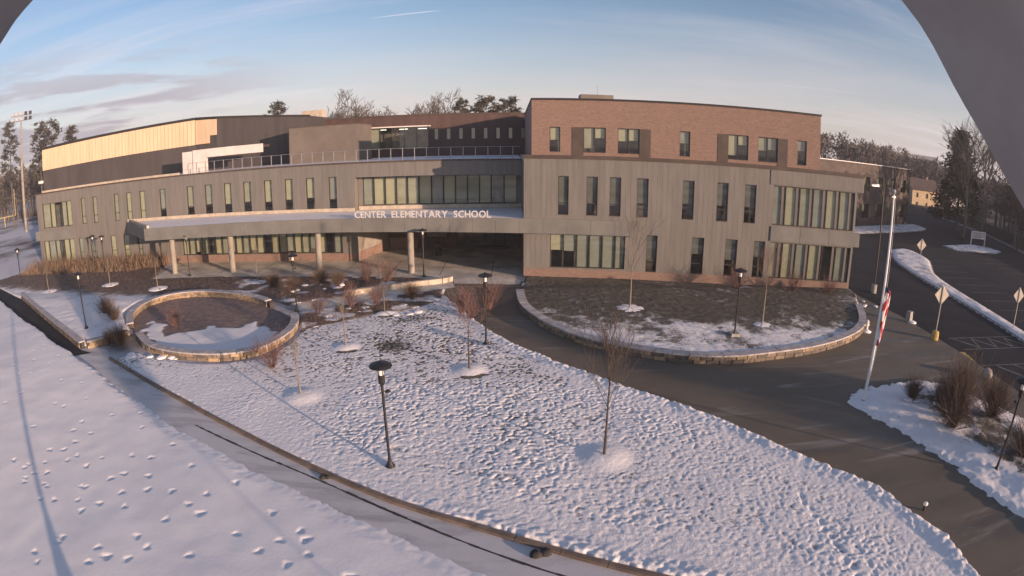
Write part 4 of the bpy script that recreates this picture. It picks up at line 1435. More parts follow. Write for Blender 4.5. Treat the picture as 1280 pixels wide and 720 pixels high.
# ================================================================ LAMPS, POLES, SIGNS
def make_lamp():
    t = thing('lamp_post', 'x', 'lamp post', group='black lamp posts with disc hats')
    b = MB(); b.lathe([(0.19, 0), (0.19, 0.06), (0.13, 0.16), (0.075, 0.28), (0.06, 0.42)], n=12); b.build('base', M['black'], t)
    b = MB(); b.lathe([(0.055, 0.36), (0.05, 3.40)], n=10); b.build('pole', M['black'], t)
    b = MB(); b.lathe([(0.06, 3.38), (0.12, 3.46), (0.125, 3.72), (0.10, 3.76)], n=12); b.build('lamp_holder', M['black'], t)
    b = MB(); b.lathe([(0.085, 3.74), (0.095, 3.85), (0.085, 3.98), (0.04, 4.02)], n=12); b.build('globe', M['globe'], t)
    b = MB()
    for k in range(4):
        a = math.pi / 4 + k * math.pi / 2
        b.tube([(0.11 * math.cos(a), 0.11 * math.sin(a), 3.74), (0.13 * math.cos(a), 0.13 * math.sin(a), 4.07)], 0.012, 4)
    b.build('lamp_cage', M['black'], t)
    b = MB(); b.lathe([(0.12, 4.05), (0.40, 4.07), (0.415, 4.10), (0.36, 4.16), (0.20, 4.22), (0.06, 4.26), (0.03, 4.30)], n=24); b.build('hat', M['black'], t)
    b = MB(); b.tube([(0.04, 0, 3.15), (0.20, 0, 3.15)], 0.02, 6); b.lathe([(0.10, -0.02), (0.11, 0.0), (0.07, 0.05), (0.02, 0.07)], (0.19, 0, 3.14), 10); b.build('side_arm', M['black'], t)
    return t


lamp0 = make_lamp()
lamps = [((-4.5, 17.9, 0.06), 'large near lamp post with disc hat standing on the snowy front lawn'),
         ((-1.5, 31.4, 0.05), 'lamp post at the driveway edge where the lawn narrows, before the entrance'),
         ((13.6, 31.4, 0.38), 'lamp post inside the raised lawn before the brick wing'),
         ((-31.1, 31.1, 0.42), 'lamp post on the shaded triangle of lawn left of the ring wall'),
         ((-15.6, 37.9, 0.03), 'lamp post at the right end of the stone ring wall'),
         ((20.1, 13.6, 0.12), 'lamp post among brown bushes at the right edge'),
         ((-7.7, 48.6, 0.03), 'lamp post just right of the rightmost canopy column'),
         ((-32.4, 49.6, 0.03), 'lamp post between the two leftmost canopy columns'),
         ((-47.0, 52.2, 0.05), 'right one of two close lamp posts before the left wing grasses'),
         ((-49.4, 53.0, 0.05), 'left one of two close lamp posts before the left wing grasses'),
         ((-58.1, 46.7, 0.05), 'leftmost lamp post, small and dark beyond the end of the path')]
for i, (p, lab) in enumerate(lamps):
    o = lamp0 if i == 0 else copy_tree(lamp0)
    o.location = p
    o.rotation_euler = (0, 0, 0.3 * i)
    o['label'] = lab
lamp0.rotation_euler = (0, 0, 0)
b = MB(); b.box(13.6 - 0.28, 13.6 + 0.28, 31.4 - 0.28, 31.4 + 0.28, 0.30, 0.62)
ft = b.build('lamp_footing', M['granite']); tag(ft, 'square pale footing block under the lamp post on the raised lawn', 'footing')

# flagpole and flag
fp = thing('flagpole', 'tall white flagpole rising from the snowy island by the driveway', 'flagpole', (17.4, 21.8, 0.1))
b = MB(); b.lathe([(0.085, 0), (0.085, 0.6), (0.075, 4), (0.045, 10.05)], n=14); b.build('pole', M['white'], fp)
b = MB(); b.lathe([(0.13, 0.0), (0.13, 0.06), (0.09, 0.12)], n=14); b.build('collar', M['galv'], fp)
b = MB(); b.lathe([(0.01, 10.2), (0.08, 10.24), (0.115, 10.33), (0.08, 10.42), (0.01, 10.46)], n=14); b.build('ball', M['galv'], fp)
b = MB(); b.box(-0.10, 0.12, -0.03, 0.03, 10.05, 10.12); b.lathe([(0.05, 10.0), (0.05, 10.2)], n=10); b.build('pulley', M['galv'], fp)
b = MB(); b.tube([(0.12, -0.02, 10.05), (0.15, -0.03, 6.0), (0.11, -0.03, 1.4)], 0.012, 4); b.build('rope', M['white'], fp)


def make_flag():
    """a limp flag: stripes hang in deep folds beside the pole"""
    nu, nv = 40, 26
    vs, fs, ms = [], [], []
    top, drop = 6.0, 2.75
    for i in range(nu + 1):
        u = i / nu                       # down the hanging length
        for j in range(nv + 1):
            v = j / nv                   # across the gathered width
            wdt = 0.14 + 0.40 * math.sin(math.pi * min(1, u * 0.9 + 0.08)) ** 0.8
            tw = 1.5 * u + 0.7
            fold = math.sin(v * 13.0 + 5.2 * u) * (0.055 + 0.05 * u)
            x = (v - 0.12) * wdt + 0.05
            y = fold - 0.06
            z = top - drop * u + 0.18 * math.sin(v * 6 + u * 4) * u - 0.25 * v * (1 - u)
            cx, cy = math.cos(tw * 0.35), math.sin(tw * 0.35)
            vs.append((x * cx - y * cy - 0.10 * u, x * cy + y * cx - 0.05, z))
    for i in range(nu):
        for j in range(nv):
            a = i * (nv + 1) + j
            fs.append((a, a + 1, a + nv + 2, a + nv + 1))
            st = int((j / nv * 3.2 + i / nu * 6.4)) % 2
            canton = i < 4 and j < 10
            ms.append(2 if canton else st)
    me = bpy.data.meshes.new('flag')
    me.from_pydata(vs, [], fs)
    for k in ('flag_red', 'flag_white', 'flag_blue'):
        me.materials.append(M[k])
    me.polygons.foreach_set('material_index', ms)
    me.polygons.foreach_set('use_smooth', [True] * len(fs))
    o = obj('flag', me, None, (17.46, 21.76, 0.0))
    md = o.modifiers.new('thick', 'SOLIDIFY'); md.thickness = 0.008
    return tag(o, 'limp red and white striped flag hanging at half mast on the flagpole', 'flag')


make_flag()


def sign_post(label, p, top, size, base=True, tilt=0.0, rz=0.0):
    s = thing('road_sign', label, 'sign', (*p, 0.0), rz, 'diamond road signs')
    b = MB(); b.box(-0.035, 0.035, -0.03, 0.03, 0.0, top - 0.1); b.build('post', M['galv'], s)
    h = size / math.sqrt(2) * 1.0
    c = top - h
    b = MB()
    q = [(0, c - h), (h * 0.92, c), (0, c + h), (-h * 0.92, c)]
    n = len(q)
    v0 = len(b.v)
    for y in (0.035, 0.05):
        for x, z in q:
            b.v.append((x, y, z))
    b.f += [(0, 1, 2, 3), (7, 6, 5, 4)] + [(i, i + 4, (i + 1) % 4 + 4, (i + 1) % 4) for i in range(4)]
    b.m += [0] * 6
    b.build('sign_panel', M['sign_back'], s)
    if base:
        b = MB(); b.lathe([(0.30, 0), (0.30, 0.35), (0.26, 0.62), (0.12, 0.66)], n=12); b.build('base', M['yellow'], s)
    return s


sign_post('diamond sign seen from behind at the driveway corner, on a yellow base', (30.0, 30.1), 4.0, 1.05, True, rz=-0.2)
sign_post('distant diamond sign on the rounded tip of the snowy traffic island', (50.6, 56.2), 3.35, 1.15, False, rz=-0.25)
sign_post('diamond sign at the right edge on the snowy traffic island', (41.0, 30.6), 3.7, 1.0, False, rz=-0.25)

fr = thing('sign_frame', 'empty white two post frame on the snowy parking island', 'frame', (82, 74, 0.14), -0.1)
for x in (-1.9, 1.9):
    b = MB(); b.tube([(x, 0, 0), (x, 0, 2.55)], 0.10, 6); b.build('post', M['white'], fr)
b = MB(); b.tube([(-1.9, 0, 2.5), (1.9, 0, 2.5)], 0.08, 6); b.tube([(-1.9, 0, 1.35), (1.9, 0, 1.35)], 0.08, 6); b.build('crossbar', M['white'], fr)
b = MB(); b.box(-1.8, 1.8, -0.02, 0.02, 1.45, 2.4); b.build('board', M['galv'], fr)

for lab, p, hgt, arm in (('tall dark parking light pole beside the right corner of the school', (33.0, 43.0), 9.7, -1.6), ('tall parking light pole at the corner of the annex', (80.5, 96.0), 12.4, -1.3)):
    t = thing('parking_light', lab, 'light pole', (*p, 0.0), 0.0, 'tall parking light poles')
    b = MB(); b.lathe([(0.30, 0), (0.30, 0.75), (0.26, 0.8)], n=14); b.build('base', M['granite'], t)
    b = MB(); b.lathe([(0.085, 0.75), (0.065, hgt)], n=10); b.build('pole', M['black'], t)
    b = MB(); b.tube([(0, 0, hgt - 0.1), (arm * 0.5, 0, hgt + 0.02)], 0.04, 6); b.build('arm', M['black'], t)
    b = MB(); b.hexa([(arm, -0.2, hgt - 0.02), (arm * 0.45, -0.2, hgt - 0.02), (arm * 0.45, 0.2, hgt - 0.02), (arm, 0.2, hgt - 0.02), (arm, -0.14, hgt + 0.16), (arm * 0.45, -0.16, hgt + 0.2), (arm * 0.45, 0.16, hgt + 0.2), (arm, 0.14, hgt + 0.16)]); b.build('lamp_head', M['galv'], t)

# stone bollards, hydrant, boulder, clods
def blob(mb, c, r, seed, n=7, squash=0.8):
    rr_ = random.Random(seed)
    rows = []
    for k in range(n):
        ph = math.pi * (k + 0.5) / n - math.pi / 2
        ring = []
        for j in range(2 * n):
            th = math.pi * j / n
            q = r * (1 + rr_.uniform(-0.14, 0.14))
            ring.append((c[0] + q * math.cos(ph) * math.cos(th), c[1] + q * math.cos(ph) * math.sin(th), c[2] + q * squash * math.sin(ph)))
        rows.append(ring)
    b0 = len(mb.v)
    for ring in rows:
        mb.v.extend(ring)
    m_ = 2 * n
    for k in range(n - 1):
        for j in range(m_):
            q = (j + 1) % m_
            mb.f.append((b0 + k * m_ + j, b0 + k * m_ + q, b0 + (k + 1) * m_ + q, b0 + (k + 1) * m_ + j)); mb.m.append(0)
    mb.f.append(tuple(b0 + j for j in reversed(range(m_)))); mb.m.append(0)
    mb.f.append(tuple(b0 + (n - 1) * m_ + j for j in range(m_))); mb.m.append(0)


t = thing('granite_bollard', 'square granite bollard with snow at its foot by the asphalt edge', 'bollard', (30.6, 34.3, 0.0), 0.3)
b = MB(); b.hexa([(-.24, -.24, 0), (.24, -.24, 0), (.24, .24, 0), (-.24, .24, 0), (-.20, -.20, .85), (.20, -.20, .85), (.20, .20, .85), (-.20, .20, .85)]); b.build('block', M['granite'], t)
b = MB(); blob(b, (0.1, -0.3, 0.03), 0.42, 3, 6, 0.3); b.build('snow_heap', M['snow'], t, True)
t = thing('hydrant', 'small pale hydrant with snow on it beside the retaining wall end', 'hydrant', (24.9, 32.6, 0.0))
b = MB(); b.lathe([(0.20, 0), (0.20, 0.06), (0.12, 0.08), (0.12, 0.58), (0.15, 0.60), (0.15, 0.66), (0.10, 0.78), (0.03, 0.84)], n=12); b.tube([(-0.2, 0, 0.45), (0.2, 0, 0.45)], 0.06, 8); b.build('hydrant_body', M['white_clad'], t)
b = MB(); blob(b, (-0.1, -0.15, 0.04), 0.40, 5, 6, 0.35); b.build('snow_heap', M['snow'], t, True)
b = MB(); blob(b, (0, 0, 0.30), 0.42, 8, 8, 0.85)
o = b.build('boulder', M['granite'], None, True); o.location = (28.7, 22.8, 0.0); tag(o, 'rounded grey boulder on the driveway edge near the parking stripes', 'boulder')
for lab, x, y, s in (('pair of small dark clods lying on the slushy path', -6.9, 16.9, 0.13), ('elongated dark clod on the path near the bottom edge', 0.7, 13.1, 0.2)):
    b = MB(); blob(b, (0, 0, 0.05), s, int(s * 100), 6, 0.6); blob(b, (s * 1.5, s * 0.5, 0.05), s * 0.95, 77, 6, 0.55)
    o = b.build('slush_clod', M['clod'], None, True); o.location = (x, y, 0.0); tag(o, lab, 'clod')
t = thing('ground_marker', 'small bright marker light at the lawn edge beside the driveway', 'marker', (14.75, 12.7, 0.0))
b = MB(); b.lathe([(0.05, 0), (0.05, 0.22)], n=10); b.build('stem', M['black'], t)
b = MB(); b.lathe([(0.06, 0.22), (0.10, 0.27), (0.10, 0.33), (0.04, 0.38)], n=12); b.build('lens', M['globe'], t)


# ================================================================ PLANTS
def rot_about(v, axis, a):
    return Matrix.Rotation(a, 3, axis) @ v


def grow(mb, p, d, length, r, lvl, rng, spread=0.55, up=0.25, kids=4, taper=0.55, segs=3, min_r=0.006):
    pts, rad = [p.copy()], [r]
    q = p.copy()
    for s in range(segs):
        d = (d + Vector((rng.uniform(-.16, .16), rng.uniform(-.16, .16), rng.uniform(-.04, .14)))).normalized()
        q = q + d * (length / segs)
        pts.append(q.copy())
        rad.append(max(min_r, r * (1 - (1 - taper) * (s + 1) / segs)))
    mb.tube(pts, rad, 3 if r < 0.05 else 5, cap=False)
    if lvl == 0:
        return
    for k in range(kids):
        t = 0.30 + 0.70 * (k + rng.random()) / kids
        i = min(int(t * segs), segs - 1)
        base = pts[i].lerp(pts[i + 1], t * segs - i)
        ax = d.cross(Vector((rng.uniform(-1, 1), rng.uniform(-1, 1), rng.uniform(-.3, .3)))).normalized()
        nd = rot_about(d, ax, rng.uniform(0.5, 1.25) * spread)
        nd = (nd + Vector((0, 0, up))).normalized()
        grow(mb, base, nd, length * rng.uniform(0.45, 0.72), max(min_r, rad[i] * 0.55), lvl - 1, rng, spread, up, kids, taper, segs, min_r)


def young_tree(label, p, h, seed, crown=0.7, mats=('bark', 'bark'), mound=1.0, z=0.0, kids=13, mound_h=0.16, clear=0.36):
    t = thing('young_tree', label, 'tree', (p[0], p[1], z), 0, 'young bare trees in round wells')
    rng = random.Random(seed)
    b = MB()
    lean = (rng.uniform(-.03, .03), rng.uniform(-.03, .03))
    b.tube([(0, 0, 0), (lean[0] * .3, lean[1] * .3, h * .3), (lean[0], lean[1], h * .6), (lean[0] * 1.2, lean[1] * 1.2, h)], [0.035 + h * .006, 0.034 + .002 * h, 0.022, 0.008], 6)
    b.build('trunk', M[mats[0]], t)
    b = MB()
    for k in range(kids):
        f = clear + (0.95 - clear) * (k + 0.5) / kids
        a = k * 2.4 + rng.uniform(-.4, .4)
        tilt = rng.uniform(0.35, 0.60)
        d = Vector((math.cos(a) * math.sin(tilt), math.sin(a) * math.sin(tilt), math.cos(tilt)))
        grow(b, Vector((lean[0] * f, lean[1] * f, h * f)), d, h * crown * (1.05 - f) * rng.uniform(.7, 1.05) + 0.25, 0.014, 2, rng, 0.5, 0.35, 4, 0.5, 3, 0.004)
    b.build('crown', M[mats[1]], t)
    if mound:
        b = MB()
        n = 28
        rings = []
        for (rf, zz) in ((0.0, mound_h), (0.25, mound_h * 0.97), (0.45, mound_h * 0.86), (0.65, mound_h * 0.66), (0.82, mound_h * 0.42), (0.95, mound_h * 0.24), (1.05, 0.02), (1.08, -0.12)):
            rings.append([(mound * rf * math.cos(2 * math.pi * j / n) * (1 + 0.05 * math.sin(3 * j)), mound * rf * math.sin(2 * math.pi * j / n) * (1 + 0.04 * math.cos(2 * j)), zz + 0.012 * math.sin(j * 1.7)) for j in range(n)])
        for ring in rings:
            b.v.extend(ring)
        for k in range(len(rings) - 1):
            for j in range(n):
                q = (j + 1) % n
                b.f.append((k * n + j, k * n + q, (k + 1) * n + q, (k + 1) * n + j)); b.m.append(0)
        b.build('snow_mound', M['snow'], t, True)
        b = MB()
        b.tube([(mound * .55, -mound * .5, mound_h * .75), (mound * .68, -mound * .44, mound_h * .7)], 0.045, 5)
        b.build('mulch_spot', M['clod'], t)
    return t


young_tree('slender bare young tree with upright branches, nearest on the front lawn', (3.5, 18.7), 5.0, 3, 0.62, z=0.2, kids=24, mound=0)
young_tree('thin reddish sapling on a snow mound beside the driveway lamp post', (-2.2, 27.4), 3.8, 5, 0.7, ('bark', 'twig_red'), 0, 0.2, 10, 0.24, 0.42)
young_tree('small sapling on a sunlit mound in the middle of the left lawn', (-10.1, 23.7), 2.4, 7, 0.6, ('bark_pale', 'bark_pale'), 0, 0.2, 6, 0.28, 0.45)
young_tree('faint sapling on a mound on the upper lawn below the planting bed', (-9.7, 30.6), 2.6, 8, 0.6, ('bark_pale', 'bark_pale'), 0, 0.2, 6, 0.24, 0.5)
young_tree('pale sapling at the top edge of the lawn near the seat wall', (-8.8, 37.4), 3.2, 9, 0.7, ('bark_pale', 'twig_tan'), 0, 0.2, 9, 0.2, 0.4)
young_tree('bare tree on the raised lawn before the end of the canopy', (8.1, 37.4), 5.9, 11, 0.75, ('bark_pale', 'bark_grey'), 1.25, 0.42, 14, 0.12, 0.4)
young_tree('reddish bare tree on the raised lawn before the corner windows', (16.4, 33.3), 4.6, 12, 0.8, ('bark_pale', 'twig_red'), 0.8, 0.42, 12, 0.12, 0.42)
young_tree('thin sapling by the plaza edge behind the stone ring wall', (-22.9, 46.6), 3.0, 13, 0.6, ('bark_pale', 'bark_pale'), 0.85, 0.05, 7, 0.14, 0.45)
for i, (x, y, lab) in enumerate(((-40.8, 45.8, 'sapling on a small snow patch in the verge before the left wing'), (-33.0, 44.3, 'sapling on a snow patch just behind the far ring wall'), (-48.4, 43.0, 'sapling on a snow patch at the left end of the verge'))):
    young_tree(lab, (x, y), 2.8, 20 + i, 0.55, ('bark_pale', 'bark_grey'), 0.95, 0.08, 7, 0.12, 0.45)


def bush_mesh(seed, stems, h, w, m, tw=5):
    rng = random.Random(seed)
    b = MB()
    for k in range(stems):
        a = rng.uniform(0, 6.283)
        r0 = 0.12 * w * rng.random()
        ti = abs(rng.gauss(0, 0.55))
        d = Vector((math.cos(a) * math.sin(ti), math.sin(a) * math.sin(ti), math.cos(ti)))
        grow(b, Vector((r0 * math.cos(a), r0 * math.sin(a), 0)), d, h * rng.uniform(.45, 1.0), 0.009, 1, rng, 0.75, 0.12, tw, 0.4, 3, 0.0035)
    return b.mesh('branches', M[m])


BUSH = {('twig_red', 0): bush_mesh(1, 60, 1.3, 1.2, 'twig_red', 6), ('twig_red', 1): bush_mesh(2, 54, 1.2, 1.2, 'twig_red', 6),
        ('twig_brown', 0): bush_mesh(3, 190, 1.4, 1.2, 'twig_brown', 6), ('twig_brown', 1): bush_mesh(4, 170, 1.3, 1.2, 'twig_brown', 6)}


def bush(label, p, h, w, m, v, group, snow=False):
    t = thing('shrub', label, 'shrub', p, 0.7 * v + p[0], group)
    o = obj('branches', BUSH[(m, v)], t)
    o.scale = (w, w, h)
    if snow:
        b = MB()
        rng = random.Random(int(p[0] * 10))
        for k in range(5):
            blob(b, (rng.uniform(-.4, .4) * w, rng.uniform(-.4, .4) * w, 0.10 + 0.1 * rng.random()), 0.28 * w * rng.uniform(.6, 1.1), k, 5, 0.35)
        b.build('snow_clump', M['snow'], t, True)
    return t


GB = 'brown shrubs on the flagpole island'
bush('tallest brown shrub, dense and upright, on the flagpole island', (20.4, 17.6, 0.2), 2.2, 1.35, 'twig_brown', 0, GB)
bush('brown shrub right behind the tallest shrub of the flagpole island', (20.9, 18.6, 0.2), 1.9, 1.25, 'twig_brown', 1, GB)
bush('low thin shrub nearest the flagpole', (20.2, 21.0, 0.2), 0.95, 0.9, 'twig_brown', 1, GB, True)
bush('brown shrub near the right edge above the lamp post', (24.0, 17.9, 0.2), 1.4, 1.5, 'twig_brown', 0, GB)
bush('brown shrub at the right edge behind the lamp post', (22.6, 13.9, 0.2), 1.2, 1.5, 'twig_brown', 1, GB)
bush('low snow dusted shrub between flagpole and tallest shrub', (21.6, 20.0, 0.2), 0.8, 1.0, 'twig_brown', 0, GB, True)
bush('low snow dusted shrub at the rear edge of the flagpole island', (23.4, 20.4, 0.2), 0.8, 1.0, 'twig_brown', 1, GB, True)
GR = 'reddish shrubs round the entrance walk'
for i, (x, y, h, w, lab) in enumerate(((-13.0, 27.0, 1.3, 1.25, 'spreading reddish shrub on the lawn just below the ring wall'),
                                       (-3.4, 37.6, 1.35, 1.2, 'reddish shrub at the narrow tip of the lawn, lower one'),
                                       (-1.6, 38.4, 1.5, 1.35, 'reddish shrub spreading over the driveway edge behind the lamp post'),
                                       (-2.7, 36.4, 1.0, 1.1, 'low reddish shrub on the snowy lawn tip'),
                                       (-11.6, 38.7, 1.35, 1.2, 'reddish shrub in the middle of the planting bed'),
                                       (-13.6, 36.9, 1.2, 1.1, 'reddish shrub in the planting bed beside the ring wall end'),
                                       (-9.9, 39.6, 1.1, 1.1, 'reddish shrub in the planting bed below the seat wall'),
                                       (-12.4, 46.6, 1.5, 1.3, 'reddish shrub before the plaza, left of the rightmost column'),
                                       (-10.6, 46.8, 1.3, 1.2, 'reddish shrub before the plaza at the rightmost column'),
                                       (-23.4, 33.0, 1.2, 1.0, 'reddish shrub growing inside the stone ring'),
                                       (18.6, 43.6, 1.3, 1.1, 'tall reddish shrub against the wall left of the corner windows'),
                                       (23.4, 42.3, 1.5, 1.2, 'tall reddish shrub before the first corner window'),
                                       (26.6, 41.4, 1.3, 1.1, 'tall reddish shrub before the last corner windows'))):
    bush(lab, (x, y, 0.12 if y < 42 or x < 0 else 0.25), h, w, 'twig_red', i % 2, GR)
GV = 'brown shrubs on the left verge'
for i, (x, y, h, w, lab) in enumerate(((-31.6, 34.5, 1.0, 1.0, 'rounded dark shrub left of the ring wall beside snowy stones'), (-29.9, 33.4, 0.7, 0.9, 'small shrub touching the left end of the ring wall'),
                                       (-25.9, 29.2, 0.9, 1.0, 'grey shrub below the gap of the ring wall'), (-27.0, 29.3, 0.7, 0.8, 'small grey shrub at the wall corner by the path'),
                                       (-17.9, 43.0, 0.9, 1.0, 'low brown shrub in the verge right of the ring wall'), (-14.5, 45.0, 0.9, 1.0, 'low brown shrub in the verge before the middle of the plaza'),
                                       (-16.5, 46.3, 0.8, 1.0, 'low brown shrub at the foot of the plaza edge'), (-20.6, 45.2, 0.8, 1.0, 'low brown shrub behind the far ring wall'),
                                       (-7.5, 41.2, 0.8, 0.9, 'low brown shrub at the right end of the planting bed'))):
    bush(lab, (x, y, 0.1 if x > -28 else 0.4), h, w, 'twig_brown', i % 2, GV, i in (0, 4, 5))

# snow lumps left by the plough at bed and driveway edges
b = MB()
rng = random.Random(9)
for k in range(44):
    s = rng.random()
    x, y = rng.choice(((-19 + 5 * rng.random(), 43 + 4 * rng.random()), (-13 + 7 * rng.random(), 36 + 4 * rng.random()), (-31 + 3 * rng.random(), 32 + 3 * rng.random()), (-24 + 4 * rng.random(), 27.0 + 1.2 * rng.random() - 0.3), (0.9 + 0.6 * rng.random(), 44 + 3 * rng.random()), (28.5 + 1.5 * rng.random(), 38 + 4 * rng.random())))
    blob(b, (x, y, 0.06), rng.uniform(0.10, 0.42), k, 6, 0.28)
kind(b.build('snow_lumps', M['snow'], None, True), 'stuff')

# dead stems and leaf litter lying in the beds
b = MB()
rng = random.Random(33)
for poly_, cnt in ((bed_poly, 2600), (verge_poly, 5200)):
    P_ = np.array(poly_)
    x0_, y0_ = P_.min(0); x1_, y1_ = P_.max(0)
    xx = np.array([rng.uniform(x0_, x1_) for _ in range(cnt * 2)]); yy = np.array([rng.uniform(y0_, y1_) for _ in range(cnt * 2)])
    ok = poly_dist(xx, yy, poly_) > 0.4
    for x, y in list(zip(xx[ok], yy[ok]))[:cnt]:
        z = 0.46 if poly_ is isl_poly else 0.09
        if poly_ is isl_poly and y > 43.5 or poly_ is verge_poly and y < 43 and x < -24:
            continue
        a = rng.uniform(0, 6.283); h = rng.uniform(0.08, 0.30); l = rng.uniform(0.02, 0.2); w = rng.uniform(0.008, 0.025)
        b.face([(x - w * math.sin(a), y + w * math.cos(a), z - 0.06), (x + w * math.sin(a), y - w * math.cos(a), z - 0.06), (x + l * math.cos(a), y + l * math.sin(a), z + h)])
o = kind(b.build('dead_stems', M['twig_brown']), 'stuff')
o['label'] = 'dead brown stems poking through the snow in beds and raised lawn'

# dead ornamental grass along the left wing
b = MB()
rng = random.Random(21)
for k in range(4200):
    x = rng.uniform(-64, -39.5)
    y = YL(x) - 0.4 - 4.2 * rng.random() ** 1.3
    if x > -42:
        y = YL(x) - 0.4 - 2.5 * rng.random()
    h = rng.uniform(0.3, 1.0) ** 1.5 * 2.1 * (1.1 - 0.16 * (YL(x) - y))
    a = rng.uniform(0, 6.283)
    l = rng.uniform(0.1, 0.45) * h
    w = 0.022
    px, py = -math.sin(a) * w, math.cos(a) * w
    tip = (x + math.cos(a) * l, y + math.sin(a) * l, h)
    mid = (x + math.cos(a) * l * .35, y + math.sin(a) * l * .35, h * .6)
    b.face([(x - px, y - py, 0), (x + px, y + py, 0), (mid[0] + px, mid[1] + py, mid[2]), (mid[0] - px, mid[1] - py, mid[2])])
    b.face([(mid[0] - px, mid[1] - py, mid[2]), (mid[0] + px, mid[1] + py, mid[2]), tip])
o = kind(b.build('ornamental_grass', M['twig_tan']), 'stuff')
o['label'] = 'tan dead ornamental grass along the foot of the left wing'


# ================================================================ BACKGROUND
def bare_tree(label, p, h, seed, spread=0.62, m='bark_grey', group='bare trees behind the school', lvl=4, trunk=0.22, name='bare_tree', kids=4, min_r=0.030):
    t = thing(name, label, 'tree', p, 0, group)
    rng = random.Random(seed)
    b = MB()
    b.tube([(0, 0, 0), (0.1, 0, h * 0.18), (0.0, 0.1, h * 0.42)], [trunk * 1.3, trunk, trunk * 0.8], 7)
    b.build('trunk', M[m], t)
    b = MB()
    for k in range(6):
        a = k * 1.05 + rng.uniform(-.3, .3)
        ti = rng.uniform(0.15, 0.75)
        d = Vector((math.cos(a) * math.sin(ti), math.sin(a) * math.sin(ti), math.cos(ti)))
        grow(b, Vector((0, 0.05, h * rng.uniform(0.25, 0.42))), d, h * 0.34, trunk * 0.5, lvl - 1, rng, spread, 0.10, kids + 1, 0.6, 3, min_r)
    b.build('crown', M[m], t)
    return t


def needle_crown(b, rng, h, w, z0, n_clump, per, shape='pine', leaf=0.5):
    for k in range(n_clump):
        f = (k + rng.random()) / n_clump
        z = z0 + (h - z0) * f
        if shape == 'cone':
            rmax = w * (1.02 - f) ** 0.85
        else:
            rmax = w * (0.35 + 0.65 * math.sin(math.pi * min(1, f * 0.85 + 0.12)))
        a = rng.uniform(0, 6.283)
        rr_ = rmax * math.sqrt(rng.uniform(0.05, 1.0))
        cx, cy = rr_ * math.cos(a), rr_ * math.sin(a)
        s = w * rng.uniform(0.16, 0.34)
        for q in range(per):
            ox, oy, oz = rng.gauss(0, s * .6), rng.gauss(0, s * .6), rng.gauss(0, s * .28)
            d = Vector((rng.uniform(-1, 1), rng.uniform(-1, 1), rng.uniform(-.5, .6))).normalized()
            u = d.cross(Vector((rng.uniform(-1, 1), rng.uniform(-1, 1), rng.uniform(-1, 1)))).normalized()
            c = Vector((cx + ox, cy + oy, z + oz))
            L = leaf * rng.uniform(.6, 1.2)
            b.face([c - u * L * .18, c + u * L * .18, c + d * L])


def pine_tree(label, p, h, w, seed, z0=0.3, shape='pine', n=60, per=26, leaf=0.9, m='needle', group='pines', trunk=0.25):
    t = thing('pine_tree', label, 'tree', p, 0, group)
    rng = random.Random(seed)
    b = MB()
    b.tube([(0, 0, 0), (0.05, 0.05, h * .5), (0, 0, h * .97)], [trunk, trunk * .75, trunk * .15], 7)
    for k in range(14):
        f = z0 + (1 - z0) * k / 14
        a = rng.uniform(0, 6.283)
        l = w * (1.0 - f * 0.7) * 0.8
        b.tube([(0, 0, h * f), (l * math.cos(a), l * math.sin(a), h * f + l * 0.15)], [trunk * .25, 0.02], 4)
    b.build('trunk', M['bark_grey'], t)
    b = MB()
    needle_crown(b, rng, h, w, h * z0, n, per, shape, leaf)
    b.build('crown', M[m], t)
    return t


bare_tree('wide bare tree rising behind the roof right of the ochre roof unit', (-33.5, 114, 0), 23.6, 31, 0.85, trunk=0.4, lvl=5, kids=3, min_r=0.04)
bare_tree('second bare crown leaning right beside the wide bare tree', (-27.0, 116, 0), 21.6, 32, 0.85, trunk=0.35, lvl=5, kids=3, min_r=0.04)
bare_tree('rounded bare tree alone behind the middle of the rear wing', (-16.2, 112, 0), 23.2, 33, 0.80, trunk=0.35, lvl=5, kids=3, min_r=0.04)
GP = 'pines behind the school roof'
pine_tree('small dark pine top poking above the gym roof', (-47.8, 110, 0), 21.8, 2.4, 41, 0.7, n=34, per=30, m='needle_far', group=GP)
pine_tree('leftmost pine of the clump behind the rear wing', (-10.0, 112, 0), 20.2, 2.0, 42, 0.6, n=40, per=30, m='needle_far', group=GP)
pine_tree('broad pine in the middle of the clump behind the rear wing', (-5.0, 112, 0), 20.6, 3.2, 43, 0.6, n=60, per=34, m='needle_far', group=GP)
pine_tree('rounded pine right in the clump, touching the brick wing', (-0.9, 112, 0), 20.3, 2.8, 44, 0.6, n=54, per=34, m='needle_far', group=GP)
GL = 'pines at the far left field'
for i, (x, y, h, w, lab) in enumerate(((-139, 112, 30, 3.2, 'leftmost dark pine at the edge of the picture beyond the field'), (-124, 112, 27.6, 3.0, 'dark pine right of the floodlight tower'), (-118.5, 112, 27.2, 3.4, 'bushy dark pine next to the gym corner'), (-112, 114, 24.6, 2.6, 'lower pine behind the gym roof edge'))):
    pine_tree(lab, (x, y, 0), h, w, 50 + i, 0.45, n=70, per=28, leaf=1.0, m='needle_far', group=GL)


